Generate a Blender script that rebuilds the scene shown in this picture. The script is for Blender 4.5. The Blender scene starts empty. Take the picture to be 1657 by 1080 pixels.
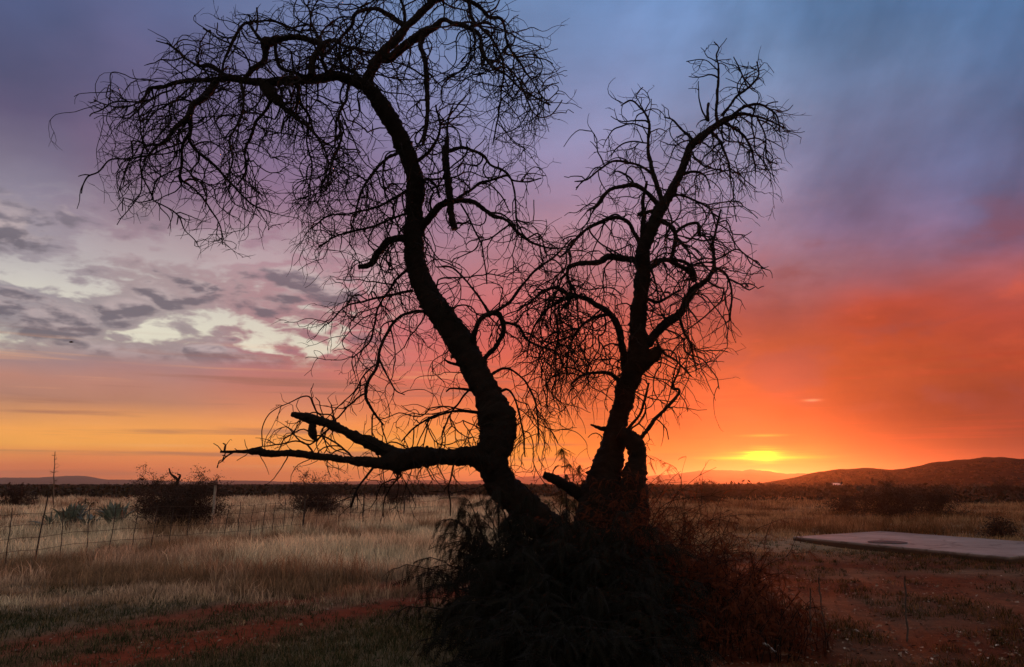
import bpy, math, random
import numpy as np
from mathutils import Vector, noise as mnoise

# ------------------------------------------------------------------ basics
rng = random.Random(7)
nr = np.random.default_rng(7)
S = bpy.context.scene
COL = S.collection
F, CX, CY = 1280.0, 828.5, 540.0            # focal length and centre in photograph pixels
PITCH, EYE = math.radians(10.75), 1.6
SP, CP = math.sin(PITCH), math.cos(PITCH)

def ray(px, py):
    a, b = (px - CX) / F, (CY - py) / F
    return (a, CP - b * SP, SP + b * CP)
def at(px, py, Y):
    d = ray(px, py); t = Y / d[1]
    return (d[0] * t, Y, EYE + d[2] * t)
def on_plane(px, py, z=0.0):
    d = ray(px, py); t = (z - EYE) / d[2]
    return (d[0] * t, d[1] * t, z)
def project(x, y, z):
    z -= EYE
    f = y * CP + z * SP; u = -y * SP + z * CP
    return CX + F * x / f, CY - F * u / f
def lin(c):
    return tuple(((v / 255) / 12.92 if v <= 10 else (((v / 255) + .055) / 1.055) ** 2.4) for v in c)

def sstep(a, b, v):
    t = np.clip((np.asarray(v, float) - a) / (b - a), 0, 1)
    return t * t * (3 - 2 * t)

_perm = nr.random((256, 256))
def vnoise(x, y, s=1.0, o=0):
    x = np.asarray(x, float) * s + 37.3 * (o + 1); y = np.asarray(y, float) * s + 11.7 * (o + 1)
    xi = np.floor(x).astype(int); yi = np.floor(y).astype(int)
    fx = x - xi; fy = y - yi
    fx = fx * fx * (3 - 2 * fx); fy = fy * fy * (3 - 2 * fy)
    g = lambda a, b: _perm[a & 255, b & 255]
    return (g(xi, yi) * (1 - fx) + g(xi + 1, yi) * fx) * (1 - fy) + (g(xi, yi + 1) * (1 - fx) + g(xi + 1, yi + 1) * fx) * fy
def fbm(x, y, s=1.0, o=0, n=4):
    r = 0; a = .5
    for k in range(n):
        r = r + a * vnoise(x, y, s * 2 ** k, o + k); a *= .5
    return r

def gh(x, y):                                # ground height
    x = np.asarray(x, float); y = np.asarray(y, float)
    d = np.hypot(x, y)
    return (fbm(x, y, .35, 3) - .5) * .16 * sstep(3, 14, d) + (fbm(x, y, .012, 9) - .5) * 1.2 * sstep(70, 400, d)

# ------------------------------------------------------------------ mesh helpers
def mesh_np(name, V, quads=None, tris=None, mats=(), smooth=False, cols=None):
    V = np.asarray(V, np.float32)
    me = bpy.data.meshes.new(name)
    nq = 0 if quads is None else len(quads); nt = 0 if tris is None else len(tris)
    me.vertices.add(len(V)); me.vertices.foreach_set('co', V.ravel())
    li = []
    if nq: li.append(np.asarray(quads, np.int32).ravel())
    if nt: li.append(np.asarray(tris, np.int32).ravel())
    li = np.concatenate(li)
    me.loops.add(len(li)); me.loops.foreach_set('vertex_index', li)
    st = np.concatenate([np.arange(nq, dtype=np.int32) * 4, nq * 4 + np.arange(nt, dtype=np.int32) * 3])
    me.polygons.add(nq + nt); me.polygons.foreach_set('loop_start', st)
    if smooth: me.polygons.foreach_set('use_smooth', np.ones(nq + nt, bool))
    if cols is not None:
        at_ = me.color_attributes.new('tint', 'FLOAT_COLOR', 'POINT')
        c = np.ones((len(V), 4), np.float32); c[:, :3] = cols
        at_.data.foreach_set('color', c.ravel())
    me.update(calc_edges=True); me.validate()
    for m in mats: me.materials.append(m)
    return me

def link(name, me, parent=None):
    o = bpy.data.objects.new(name, me); COL.objects.link(o)
    if parent is not None: o.parent = parent; o.location = -Vector(parent.location)
    return o
def tag(o, label=None, cat=None, group=None, kind=None):
    if label: o['label'] = label
    if cat: o['category'] = cat
    if group: o['group'] = group
    if kind: o['kind'] = kind
    return o
def empty(name, loc, label, cat, group=None):
    o = bpy.data.objects.new(name, None); COL.objects.link(o); o.location = loc
    o.empty_display_size = .2
    return tag(o, label, cat, group)

def tubes(polys, k=3, caps=True):
    """polys: list of (n,4) arrays x,y,z,r -> verts, quads, tris"""
    P = np.concatenate(polys); n = np.array([len(p) for p in polys])
    end = np.cumsum(n); start = end - n
    N = len(P); idx = np.arange(N)
    first = np.zeros(N, bool); first[start] = True
    last = np.zeros(N, bool); last[end - 1] = True
    nx = np.where(last, idx, idx + 1); pv = np.where(first, idx, idx - 1)
    T = P[nx, :3] - P[pv, :3]; T /= np.maximum(np.linalg.norm(T, axis=1, keepdims=True), 1e-9)
    ref = np.tile([0.07, 1.0, 0.05], (N, 1)); ref[np.abs(T[:, 1]) > .96] = (0, 0, 1.)
    A = np.cross(T, ref); A /= np.maximum(np.linalg.norm(A, axis=1, keepdims=True), 1e-9)
    B = np.cross(T, A)
    th = np.arange(k) * 2 * math.pi / k
    V = P[:, None, :3] + P[:, None, 3:4] * (np.cos(th)[None, :, None] * A[:, None] + np.sin(th)[None, :, None] * B[:, None])
    V = V.reshape(-1, 3)
    s = idx[~last]; j = np.arange(k); j2 = (j + 1) % k
    Q = np.stack([s[:, None] * k + j, s[:, None] * k + j2, (s[:, None] + 1) * k + j2, (s[:, None] + 1) * k + j], -1).reshape(-1, 4)
    tr = None
    if caps:
        c0 = len(V); ends = np.concatenate([start, end - 1])
        V = np.concatenate([V, P[ends, :3]])
        ci = c0 + np.arange(len(ends))
        tr = np.stack([np.repeat(ci, k), (ends[:, None] * k + j2).ravel(), (ends[:, None] * k + j).ravel()], -1)
    return V, Q, tr

def catmull(pts, step):
    P = np.array(pts, float); P = np.vstack([2 * P[0] - P[1], P, 2 * P[-1] - P[-2]])
    out = []
    for i in range(1, len(P) - 2):
        a, b, c, d = P[i - 1:i + 3]
        m = max(1, int(np.linalg.norm((c - b)[:2]) / step))
        for t in np.arange(m) / m:
            out.append(.5 * ((2 * b) + (c - a) * t + (2 * a - 5 * b + 4 * c - d) * t * t + (3 * b - a - 3 * c + d) * t ** 3))
    out.append(P[-2])
    return np.array(out)

# ------------------------------------------------------------------ materials
def newmat(name):
    m = bpy.data.materials.new(name); m.use_nodes = True
    nt = m.node_tree; b = nt.nodes['Principled BSDF']
    b.inputs['Specular IOR Level'].default_value = .2
    b.inputs['Roughness'].default_value = .9
    return m, nt, b
def ramp(nt, fac, stops):
    r = nt.nodes.new('ShaderNodeValToRGB')
    while len(r.color_ramp.elements) > 1: r.color_ramp.elements.remove(r.color_ramp.elements[-1])
    r.color_ramp.elements[0].position = stops[0][0]; r.color_ramp.elements[0].color = (*stops[0][1], 1)
    for p, c in stops[1:]:
        e = r.color_ramp.elements.new(p); e.color = (*c, 1)
    if fac is not None: nt.links.new(fac, r.inputs[0])
    return r.outputs[0]
def noisetex(nt, scale, detail=5, rough=.6, vec=None, dist=0):
    n = nt.nodes.new('ShaderNodeTexNoise'); n.inputs['Scale'].default_value = scale
    n.inputs['Detail'].default_value = detail; n.inputs['Roughness'].default_value = rough
    n.inputs['Distortion'].default_value = dist
    if vec is not None: nt.links.new(vec, n.inputs['Vector'])
    return n.outputs[0]
def objco(nt):
    return nt.nodes.new('ShaderNodeTexCoord').outputs['Object']
def geopos(nt):
    return nt.nodes.new('ShaderNodeNewGeometry').outputs['Position']
def bump(nt, b, h, s=.5, d=.02):
    n = nt.nodes.new('ShaderNodeBump'); n.inputs['Strength'].default_value = s; n.inputs['Distance'].default_value = d
    nt.links.new(h, n.inputs['Height']); nt.links.new(n.outputs[0], b.inputs['Normal'])

def simple_mat(name, c0, c1, scale=6, bmp=.4, bd=.01, rough=.9):
    m, nt, b = newmat(name)
    p = geopos(nt); f = noisetex(nt, scale, vec=p)
    nt.links.new(ramp(nt, f, [(.3, c0), (.7, c1)]), b.inputs['Base Color'])
    b.inputs['Roughness'].default_value = rough
    if bmp: bump(nt, b, noisetex(nt, scale * 5, vec=p), bmp, bd)
    return m
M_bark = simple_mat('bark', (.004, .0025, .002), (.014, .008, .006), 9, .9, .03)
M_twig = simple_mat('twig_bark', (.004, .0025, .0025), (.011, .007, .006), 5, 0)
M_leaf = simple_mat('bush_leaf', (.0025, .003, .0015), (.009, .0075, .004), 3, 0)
M_weed = None
M_sprig = simple_mat('sprig_leaf', (.03, .03, .01), (.06, .05, .018), 8, 0)
M_shrub = simple_mat('dry_shrub_leaf', (.022, .012, .009), (.055, .028, .018), 2.2, 0)
M_shrubtwig = simple_mat('shrub_twig', (.03, .017, .013), (.07, .04, .03), 3, 0)
M_scrub = simple_mat('far_scrub', (.022, .013, .008), (.06, .036, .022), .35, 0)
M_agave = simple_mat('agave_leaf', (.09, .11, .09), (.20, .22, .18), 7, .2, .005, .6)
M_post = simple_mat('weathered_post', (.035, .026, .024), (.08, .06, .055), 14, .6, .006)
M_pale = simple_mat('pale_wood', (.20, .165, .15), (.36, .31, .28), 12, .5, .006)
M_wire = simple_mat('rusty_wire', (.05, .03, .022), (.10, .06, .045), 30, 0)
M_dead = simple_mat('dead_stalk', (.09, .06, .045), (.18, .12, .09), 12, .3)
M_wall = simple_mat('shed_wall', (.16, .11, .09), (.24, .17, .14), 2, .2)
M_roof = simple_mat('shed_roof', (.42, .40, .40), (.6, .57, .56), 1.2, .1, .01, .5)
M_bird = simple_mat('bird_plumage', (.03, .026, .024), (.06, .05, .045), 20, 0)
M_scrap = simple_mat('scrap_plastic', (.62, .62, .64), (.8, .8, .8), 20, .3, .004, .5)
M_hatch = simple_mat('iron_hatch', (.02, .016, .015), (.05, .04, .036), 9, .5, .01, .7)

def tint_mat(name, mul=1.0, transl=0.0):
    m, nt, b = newmat(name)
    a = nt.nodes.new('ShaderNodeAttribute'); a.attribute_name = 'tint'
    nt.links.new(a.outputs['Color'], b.inputs['Base Color'])
    b.inputs['Specular IOR Level'].default_value = .08
    if transl:
        t = nt.nodes.new('ShaderNodeBsdfTranslucent'); nt.links.new(a.outputs['Color'], t.inputs[0])
        mx = nt.nodes.new('ShaderNodeMixShader'); mx.inputs[0].default_value = transl
        nt.links.new(b.outputs[0], mx.inputs[1]); nt.links.new(t.outputs[0], mx.inputs[2])
        nt.links.new(mx.outputs[0], nt.nodes['Material Output'].inputs[0])
    return m
def weed_mat():
    m, nt, b = newmat('weed_leaf_red_glow')
    f = noisetex(nt, 4, vec=geopos(nt)); c = ramp(nt, f, [(.3, (.045, .012, .005)), (.7, (.17, .045, .018))])  # red veil of the low sun painted into the leaf colour
    nt.links.new(c, b.inputs['Base Color'])
    t = nt.nodes.new('ShaderNodeBsdfTranslucent'); nt.links.new(c, t.inputs[0])
    mx = nt.nodes.new('ShaderNodeMixShader'); mx.inputs[0].default_value = .45
    nt.links.new(b.outputs[0], mx.inputs[1]); nt.links.new(t.outputs[0], mx.inputs[2]); nt.links.new(mx.outputs[0], nt.nodes['Material Output'].inputs[0])
    return m
M_weed = weed_mat()
M_grass = tint_mat('dry_grass_blade', transl=.3)
M_litter = tint_mat('leaf_litter')

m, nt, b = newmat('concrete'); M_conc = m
p = geopos(nt); f = noisetex(nt, .9, 9, .72, p)
nt.links.new(ramp(nt, f, [(.3, (.18, .14, .13)), (.55, (.26, .205, .195)), (.75, (.32, .26, .245))]), b.inputs['Base Color'])
vo = nt.nodes.new('ShaderNodeTexVoronoi'); vo.feature = 'DISTANCE_TO_EDGE'; vo.inputs['Scale'].default_value = .38
wn = nt.nodes.new('ShaderNodeTexNoise'); wn.inputs['Scale'].default_value = 1.4; nt.links.new(p, wn.inputs['Vector'])
av = nt.nodes.new('ShaderNodeVectorMath'); av.operation = 'MULTIPLY_ADD'; av.inputs[1].default_value = (.9, .9, .9); nt.links.new(wn.outputs['Color'], av.inputs[0]); nt.links.new(p, av.inputs[2])
nt.links.new(av.outputs[0], vo.inputs['Vector'])
cm = nt.nodes.new('ShaderNodeMix'); cm.data_type = 'RGBA'; cm.blend_type = 'MULTIPLY'; cm.inputs[0].default_value = 1
nt.links.new(b.inputs['Base Color'].links[0].from_socket, cm.inputs[6])
nt.links.new(ramp(nt, vo.outputs['Distance'], [(0, (.6, .58, .57)), (.008, (.7, .68, .67)), (.02, (1, 1, 1))]), cm.inputs[7])
cm2 = nt.nodes.new('ShaderNodeMix'); cm2.data_type = 'RGBA'; cm2.blend_type = 'MULTIPLY'; cm2.inputs[0].default_value = 1
nt.links.new(cm.outputs[2], cm2.inputs[6]); nt.links.new(ramp(nt, noisetex(nt, .35, 7, .7, p), [(.35, (.8, .77, .76)), (.55, (1.12, 1.12, 1.12))]), cm2.inputs[7])
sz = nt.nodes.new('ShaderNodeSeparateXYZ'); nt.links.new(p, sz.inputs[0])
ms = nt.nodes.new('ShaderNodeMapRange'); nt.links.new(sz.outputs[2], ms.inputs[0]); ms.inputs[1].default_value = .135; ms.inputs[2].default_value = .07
side_shade = nt.nodes.new('ShaderNodeMix'); side_shade.data_type = 'RGBA'; nt.links.new(ms.outputs[0], side_shade.inputs[0]); nt.links.new(cm2.outputs[2], side_shade.inputs[6]); side_shade.inputs[7].default_value = (.05, .025, .016, 1)
nt.links.new(side_shade.outputs[2], b.inputs['Base Color'])   # shade on the slab's sides painted in as a dark lower band
bump(nt, b, noisetex(nt, 25, 5, .7, p), .3, .008)

# ground: soil colour from the 'tint' attribute broken up by noise
m, nt, b = newmat('earth'); M_ground = m
a = nt.nodes.new('ShaderNodeAttribute'); a.attribute_name = 'tint'
p = geopos(nt)
mm = nt.nodes.new('ShaderNodeMix'); mm.data_type = 'RGBA'; mm.blend_type = 'MULTIPLY'; mm.inputs[0].default_value = 1
nt.links.new(a.outputs['Color'], mm.inputs[6])
nt.links.new(ramp(nt, noisetex(nt, 3.5, 8, .75, p), [(.25, (.45, .42, .40)), (.5, (1, 1, 1)), (.78, (1.5, 1.45, 1.4))]), mm.inputs[7])
nt.links.new(mm.outputs[2], b.inputs['Base Color'])
b.inputs['Specular IOR Level'].default_value = .05
bump(nt, b, noisetex(nt, 9, 8, .75, p), 1, .06)

m, nt, b = newmat('hillside'); M_hill = m
p = geopos(nt)
nt.links.new(ramp(nt, noisetex(nt, .05, 9, .75, p), [(.35, (.006, .004, .003)), (.5, (.014, .008, .006)), (.68, (.034, .02, .014))]), b.inputs['Base Color'])
b.inputs['Specular IOR Level'].default_value = 0
m, nt, b = newmat('far_range'); M_far = m
nt.links.new(ramp(nt, noisetex(nt, .01, 8, .7, geopos(nt)), [(.35, (.05, .035, .035)), (.65, (.11, .075, .07))]), b.inputs['Base Color'])
b.inputs['Specular IOR Level'].default_value = 0

# ------------------------------------------------------------------ ground
TA = np.array(on_plane(40, 1078)[:2]); TB = np.array(on_plane(690, 958)[:2])
TD = (TB - TA) / np.linalg.norm(TB - TA); TN = np.array([-TD[1], TD[0]])
def zones(x, y):
    """track, red yard, green"""
    x = np.asarray(x, float); y = np.asarray(y, float)
    v = (x - TA[0]) * TN[0] + (y - TA[1]) * TN[1] + (fbm(x, y, .5, 20) - .5) * .9
    rut = np.exp(-((v + .35) / .6) ** 2) + .8 * np.exp(-((v - .95) / .4) ** 2)
    rut *= .55 + .8 * fbm(x, y, 1.6, 25)
    track = np.clip(rut * 1.2, 0, 1) * sstep(3.5, 0, x)
    yard = sstep(.3, 2.2, x) * sstep(21, 17.5, y + (fbm(x, y, .4, 30) - .5) * 4) * (.45 + .9 * fbm(x, y, .8, 33))
    green = (sstep(12.3, 9.3, y + (fbm(x, y, .35, 40) - .5) * 4) * sstep(1.0, -1.5, x)) * (.35 + .9 * fbm(x, y, 1.1, 44))
    slabg = sstep(22, 19, y) * sstep(15.2, 16.5, y) * sstep(6.5, 9.5, x) * .8
    return track, np.clip(yard, 0, 1), np.clip(np.maximum(green, slabg), 0, 1)

def ground_tint(x, y):
    t, ya, g = zones(x, y)
    n = fbm(x, y, .25, 50)[..., None]
    base = np.array([.24, .175, .115]) * (.6 + .8 * n)
    base = base * (1 - .5 * g[..., None]) + np.array([.05, .06, .028]) * (.5 * g[..., None])
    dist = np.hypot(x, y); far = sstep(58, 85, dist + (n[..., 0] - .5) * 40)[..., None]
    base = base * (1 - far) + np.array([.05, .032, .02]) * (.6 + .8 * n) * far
    red = np.array([.24, .052, .024])
    yd = np.array([.095, .026, .012])
    base = base * (1 - ya[..., None]) + yd * ya[..., None]
    base = base * (1 - t[..., None]) + red * t[..., None]
    return base

def build_ground():
    rad = np.concatenate([[.0], np.geomspace(1.2, 70, 190), np.geomspace(74, 7000, 90)])
    na = 420
    # finer columns ahead of the camera
    u = np.linspace(-1, 1, na, endpoint=False); az = math.pi * (.35 * u + .65 * u ** 3)
    R, A = np.meshgrid(rad, az, indexing='ij')
    X = R * np.sin(A); Y = R * np.cos(A); Z = gh(X, Y)
    V = np.stack([X, Y, Z], -1).reshape(-1, 3)
    i = np.arange(len(rad) - 1)[:, None] * na; j = np.arange(na)[None]; j2 = (j + 1) % na
    Q = np.stack([i + j, i + j2, i + na + j2, i + na + j], -1).reshape(-1, 4)
    Q = Q[:, ::-1]
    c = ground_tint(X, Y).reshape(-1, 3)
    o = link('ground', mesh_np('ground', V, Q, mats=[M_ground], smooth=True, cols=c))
    tag(o, 'dry grassy plain of straw coloured ground and red earth under the trees', 'ground', kind='structure')
build_ground()

def ridge(name, sil, D, depth, mat, label, rough, seed):
    """hill whose crest, seen at distance D, runs through the given skyline"""
    pts = []
    for px, py in sil:
        d = ray(px, py); pts.append((math.atan2(d[0], d[1]), math.atan2(d[2], math.hypot(d[0], d[1]))))
    pts = np.array(pts)
    az = np.linspace(pts[0, 0], pts[-1, 0], 420)
    el = np.interp(az, pts[:, 0], pts[:, 1])
    el = el * (1 + (fbm(az, az * 0, 60, seed + 9, 4) - .5) * .22 * sstep(.002, .012, el))
    kz = np.hanning(5); kz /= kz.sum(); el = np.convolve(np.pad(el, 2, 'edge'), kz, 'valid')
    crest = EYE + D * np.tan(el)
    rows = np.linspace(-1, 1, 60)
    A, W = np.meshgrid(az, rows, indexing='ij')
    dist = D + W * depth
    prof = np.where(W < 0, 1 - np.abs(W) ** 1.3, 1 - .8 * W ** 2)
    X = dist * np.sin(A); Y = dist * np.cos(A)
    n = fbm(X, Y, 1 / (depth * .35), seed, 6) - .5
    Z = crest[:, None] * np.clip(prof, 0, 1) * (1 + n * rough * 2 * (np.abs(W) > .02)) - 3 * np.abs(W) ** 3
    Z += (fbm(X, Y, 1 / 9., seed + 5, 2) - .5) * (.5 if D < 1000 else 4)
    V = np.stack([X, Y, Z], -1).reshape(-1, 3)
    i = np.arange(len(az) - 1)[:, None] * len(rows); j = np.arange(len(rows) - 1)[None]
    Q = np.stack([i + j, i + len(rows) + j, i + len(rows) + j + 1, i + j + 1], -1).reshape(-1, 4)
    o = link(name, mesh_np(name, V, Q, mats=[mat], smooth=True))
    tag(o, label, 'hill', kind='structure')
    return X, Y, Z
HX, HY, HZ = ridge('hill', [(1130, 786), (1230, 783), (1290, 773), (1330, 763), (1380, 758.5), (1440, 760), (1480, 757), (1530, 748), (1580, 743.5), (1620, 742),
    (1657, 743), (1750, 742), (1900, 752), (2100, 768), (2400, 785)], 600, 270, M_hill, 'dark scrubby hill rising behind the concrete slab', .25, 60)
ridge('distant_hill', [(960, 786), (1010, 777), (1060, 769), (1100, 765.5), (1125, 763), (1145, 760.5), (1175, 762), (1200, 763), (1215, 761.5), (1245, 764), (1262, 766), (1280, 767.5), (1300, 767), (1340, 770), (1420, 783)], 3000, 700, M_far,
    'hazy far hill below the setting sun', .2, 71)
ridge('distant_hill', [(700, 786), (780, 777), (840, 772), (920, 768.5), (950, 770), (1010, 776), (1090, 786)], 5000, 900, M_far, 'hazy low hill seen between the two trunks', .2, 82)
ridge('distant_hill', [(-500, 784), (-260, 776), (-90, 770), (0, 773), (60, 773), (105, 770), (140, 770.5), (170, 776), (240, 777), (300, 780), (360, 777.5), (430, 778.5), (500, 781), (580, 779), (650, 777), (730, 778), (820, 784)],
    5000, 900, M_far, 'long low hazy range along the left horizon', .2, 93)

# ------------------------------------------------------------------ trees
class Tree:
    def __init__(s, name, base, label):
        s.root = empty(name, base, label, 'tree')
        s.skel = []            # (px, py, Y)
        s.polys = []           # world polylines for spawning
        s.twigs = []
    def depth_at(s, px, py):
        a = np.array(s.skel); i = np.argmin((a[:, 0] - px) ** 2 + (a[:, 1] - py) ** 2)
        return a[i, 2]
    def limb(s, pts, name='limb', y0=None, dy=None, rough=.16, thin=None, label=None, spawn=10, sides=None, base=None, L=(.5, 1.1), g=.10, wild=1.0):
        c = catmull(pts, 2.6)
        if y0 is None: y0 = s.depth_at(c[0, 0], c[0, 1])
        seg = np.r_[0, np.cumsum(np.hypot(*np.diff(c[:, :2], axis=0).T))] * y0 / F
        if dy is None: dy = rng.uniform(-.5, .5)
        if np.ndim(dy): Y = y0 + np.interp(seg / seg[-1], np.linspace(0, 1, len(dy)), dy)
        else: Y = y0 + dy * seg / (1 + .25 * seg)
        W = np.array([at(px, py, yy) for (px, py, _), yy in zip(c, Y)])
        r = np.maximum(c[:, 2], 1.2) * .5 * Y / F
        # gentle crookedness
        if thin is None: thin = max(p[2] for p in pts) < 4.5
        k = np.array([mnoise.noise_vector(Vector(w) * 5.0) for w in W]) * (.016 if thin else .012)
        W = W + k * sstep(0, .15, seg)[:, None]
        s.skel += [(px, py, yy) for (px, py, _), yy in zip(c, Y)]
        P = np.c_[W, r]
        s.polys.append((P, spawn, L, g, wild))
        if thin: s.twigs.append(P); return None
        kk = sides or (24 if r.max() > .07 else 10)
        V, Q, T = tubes([P], kk)
        # bark: knobs, furrows and flaking plates
        n0 = len(P) * kk
        cen = np.repeat(W, kk, 0); rr = np.repeat(r, kk)
        for i in range(n0):
            v = Vector(V[i]); 
            h = mnoise.noise(v * 5) * 1.0 + mnoise.noise(v * 14) * .8 + mnoise.noise(v * 30) * .6; fl = max(0, mnoise.noise(v * 22 + Vector((5, 0, 0))) - .1)
            V[i] = cen[i] + (V[i] - cen[i]) * (1 + max(-.6, rough * h + rough * .08)) + (V[i] - cen[i]) / max(rr[i], 1e-3) * (min(.010, rr[i] * .3) * mnoise.noise(v * 48) + min(.05, rr[i] * .45) * fl)
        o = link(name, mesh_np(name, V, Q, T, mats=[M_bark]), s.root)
        if label: o['label'] = label
        return o

def grow(out, p, d, L, r, lvl, g, kink, keep, step, maxl, pb):
    n = max(3, int(L / step)); pts = [(*p, r)]
    px_, py_, pz = p; dx, dy, dz = d; bx = by = bz = 0.
    for i in range(n):
        bx = .72 * bx + rng.gauss(0, kink * .55); by = .72 * by + rng.gauss(0, kink * .45); bz = .72 * bz + rng.gauss(0, kink * .55)
        e = kink * (2.2 if rng.random() < .12 else .35)
        dx += bx + rng.gauss(0, e); dy += by + rng.gauss(0, e) * .8; dz += bz + rng.gauss(0, e) - g
        m = 1 / math.sqrt(dx * dx + dy * dy + dz * dz); dx *= m; dy *= m; dz *= m
        st = step * rng.uniform(.7, 1.3)
        px_ += dx * st; py_ += dy * st; pz += dz * st
        t = (i + 1) / n
        if keep is not None and not keep(px_, py_, pz): break
        pts.append((px_, py_, pz, r * (1 - .6 * t)))
        if lvl < maxl and t > .1 and rng.random() < pb:
            # side shoot at an angle to the parent
            a = (rng.gauss(0, 1), rng.gauss(0, .8), rng.gauss(0, 1))
            k = a[0] * dx + a[1] * dy + a[2] * dz
            a = (a[0] - k * dx, a[1] - k * dy, a[2] - k * dz)
            q = 1 / max(1e-6, math.sqrt(a[0] ** 2 + a[1] ** 2 + a[2] ** 2)); w = rng.uniform(.6, 1.3) * q
            grow(out, (px_, py_, pz), (dx + a[0] * w, dy + a[1] * w, dz + a[2] * w), L * rng.uniform(.28, .62) * (1.1 - .5 * t), max(.0045, r * (1 - .6 * t) * .8),
                 lvl + 1, g * 1.0, kink * 1.1, keep, step * .92, maxl, pb * .85)
    if len(pts) > 2: out.append(np.array(pts))

def inside(poly, x, y):
    c = False; j = len(poly) - 1
    for i in range(len(poly)):
        xi, yi = poly[i]; xj, yj = poly[j]
        if (yi > y) != (yj > y) and x < (xj - xi) * (y - yi) / (yj - yi) + xi: c = not c
        j = i
    return c
def keeper(poly, Y0, dev=1.7):
    G = 10; mask = {}
    def k(x, y, z):
        if abs(y - Y0) > dev or z < .15: return False
        px, py = project(x, y, z)
        key = (int(px // G), int(py // G))
        v = mask.get(key)
        if v is None: v = mask[key] = inside(poly, key[0] * G + 5, key[1] * G + 5)
        return v or rng.random() < .8
    return k

def sprout(T, keep, pb=.21, kink=.27, mul=1.0):
    for P, rate, L, g, wild in T.polys:
        seg = np.r_[0, np.cumsum(np.linalg.norm(np.diff(P[:, :3], axis=0), axis=1))]
        n = int(rate * seg[-1] * mul + rng.random())
        for _ in range(n):
            s = seg[-1] * rng.random() ** .8
            i = min(len(P) - 2, int(np.searchsorted(seg, s)))
            p = P[i, :3]; t = P[min(i + 1, len(P) - 1), :3] - P[i, :3]; t = t / max(1e-6, np.linalg.norm(t))
            a = np.array([rng.gauss(0, 1), rng.gauss(0, .75), rng.gauss(.15, .8)])
            a -= a.dot(t) * t; a /= max(1e-6, np.linalg.norm(a))
            d = a * wild + t * rng.uniform(.1, .9)
            d /= np.linalg.norm(d)
            q = p + a * P[i, 3] * .6
            big = rng.random() ** 2.2
            l = rng.uniform(*L) * (.75 + 1.5 * big)
            grow(T.twigs, tuple(q), tuple(d), l, min(.0060 + .0125 * big, max(.0070, P[i, 3] * .85)), 1, g * 1.15, kink, keep, .066, 3, pb)

YT = 11.0
# ---- left tree
bl = at(945, 925, YT); bl = (bl[0], YT, 0)
A = Tree('leaning_bare_tree', (bl[0], bl[1], 0), 'taller bare tree at left, S-curved trunk with a long broken forked low limb')
A.limb([(985, 985, 70), (950, 925, 62), (912, 880, 55), (868, 840, 52), (830, 805, 48), (806, 775, 46), (797, 745, 46), (803, 715, 53), (806, 692, 57), (801, 668, 55), (786, 632, 43), (764, 590, 42),
        (741, 547, 42), (709, 505, 39), (686, 463, 35), (673, 425, 33), (669, 390, 32), (671, 345, 29), (672, 300, 28), (663, 262, 28), (647, 222, 27), (628, 187, 29), (610, 160, 26), (592, 137, 22)],
       'trunk', y0=YT, dy=[0, .1, -.15, -.3, -.2, 0, .15, .2, .1, -.1], spawn=5, L=(.6, 1.4), g=.13, rough=.17)
A.limb([(592, 140, 20), (598, 122, 18), (609, 100, 17), (624, 81, 16), (643, 63, 15), (657, 44, 13), (676, 26, 12), (694, 9, 12), (712, -2, 10), (738, -4, 9), (765, 4, 8), (780, 15, 7), (791, 28, 6), (813, 33, 5),
        (820, 67, 4), (836, 95, 4), (860, 130, 3), (880, 160, 2)], dy=.25, spawn=15)
A.limb([(618, 95, 14), (630, 95, 15), (646, 81, 14), (665, 67, 15), (687, 52, 15), (702, 44, 12), (717, 31, 8), (735, 39, 7), (761, 46, 7), (776, 59, 6), (781, 85, 6), (798, 109, 5), (820, 122, 4), (843, 144, 3), (876, 163, 3), (889, 172, 2)], dy=-.35, spawn=13)
A.limb([(684, 55, 13), (681, 74, 9), (689, 104, 8), (691, 148, 8), (691, 193, 7), (685, 235, 5)], dy=-.2, spawn=12, L=(.3, .7), label='straight limb hanging down beside the trunk')
A.limb([(655, 42, 10), (628, 24, 8), (609, 15, 7), (587, 17, 6), (574, 26, 6), (570, 41, 6), (556, 56, 5), (543, 72, 5), (520, 95, 4)], dy=.5, spawn=14)
A.limb([(595, 140, 20), (569, 130, 18), (543, 124, 16), (506, 128, 16), (472, 130, 14), (433, 133, 14), (407, 133, 12), (381, 128, 12), (356, 128, 11), (322, 130, 8), (293, 133, 7), (263, 141, 6), (241, 144, 5), (233, 159, 4),
        (211, 172, 3), (180, 172, 2), (152, 162, 2)], dy=-.12, spawn=17, L=(.5, 1.25), g=.16, label='long limb reaching out to the left')
A.limb([(352, 130, 10), (341, 144, 11), (330, 159, 10), (313, 170, 10), (304, 189, 11), (285, 207, 8), (270, 226, 6), (250, 240, 4), (232, 262, 3)], dy=-.5, spawn=16, L=(.4, 1.1), g=.12)
A.limb([(306, 185, 9), (309, 207, 7), (307, 226, 6), (318, 244, 5), (337, 259, 5), (359, 281, 4), (381, 304, 3), (407, 330, 3), (440, 345, 2)], dy=.3, spawn=12, L=(.3, .8))
A.limb([(307, 215, 6), (295, 237, 5), (294, 267, 5), (293, 289, 4), (315, 307, 3), (337, 333, 3), (356, 367, 2), (361, 396, 2)], dy=.1, spawn=8, L=(.3, .6))
A.limb([(300, 230, 4), (263, 243, 3), (237, 254, 3), (204, 256, 3), (178, 259, 3), (159, 278, 3), (141, 287, 3), (131, 313, 2)], dy=-.3, spawn=4, L=(.2, .5))
A.limb([(294, 270, 3), (263, 285, 3), (252, 296, 3), (248, 322, 3), (263, 333, 3), (289, 350, 3), (300, 374, 2), (320, 394, 2)], dy=.2, spawn=7, L=(.15, .4))
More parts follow.
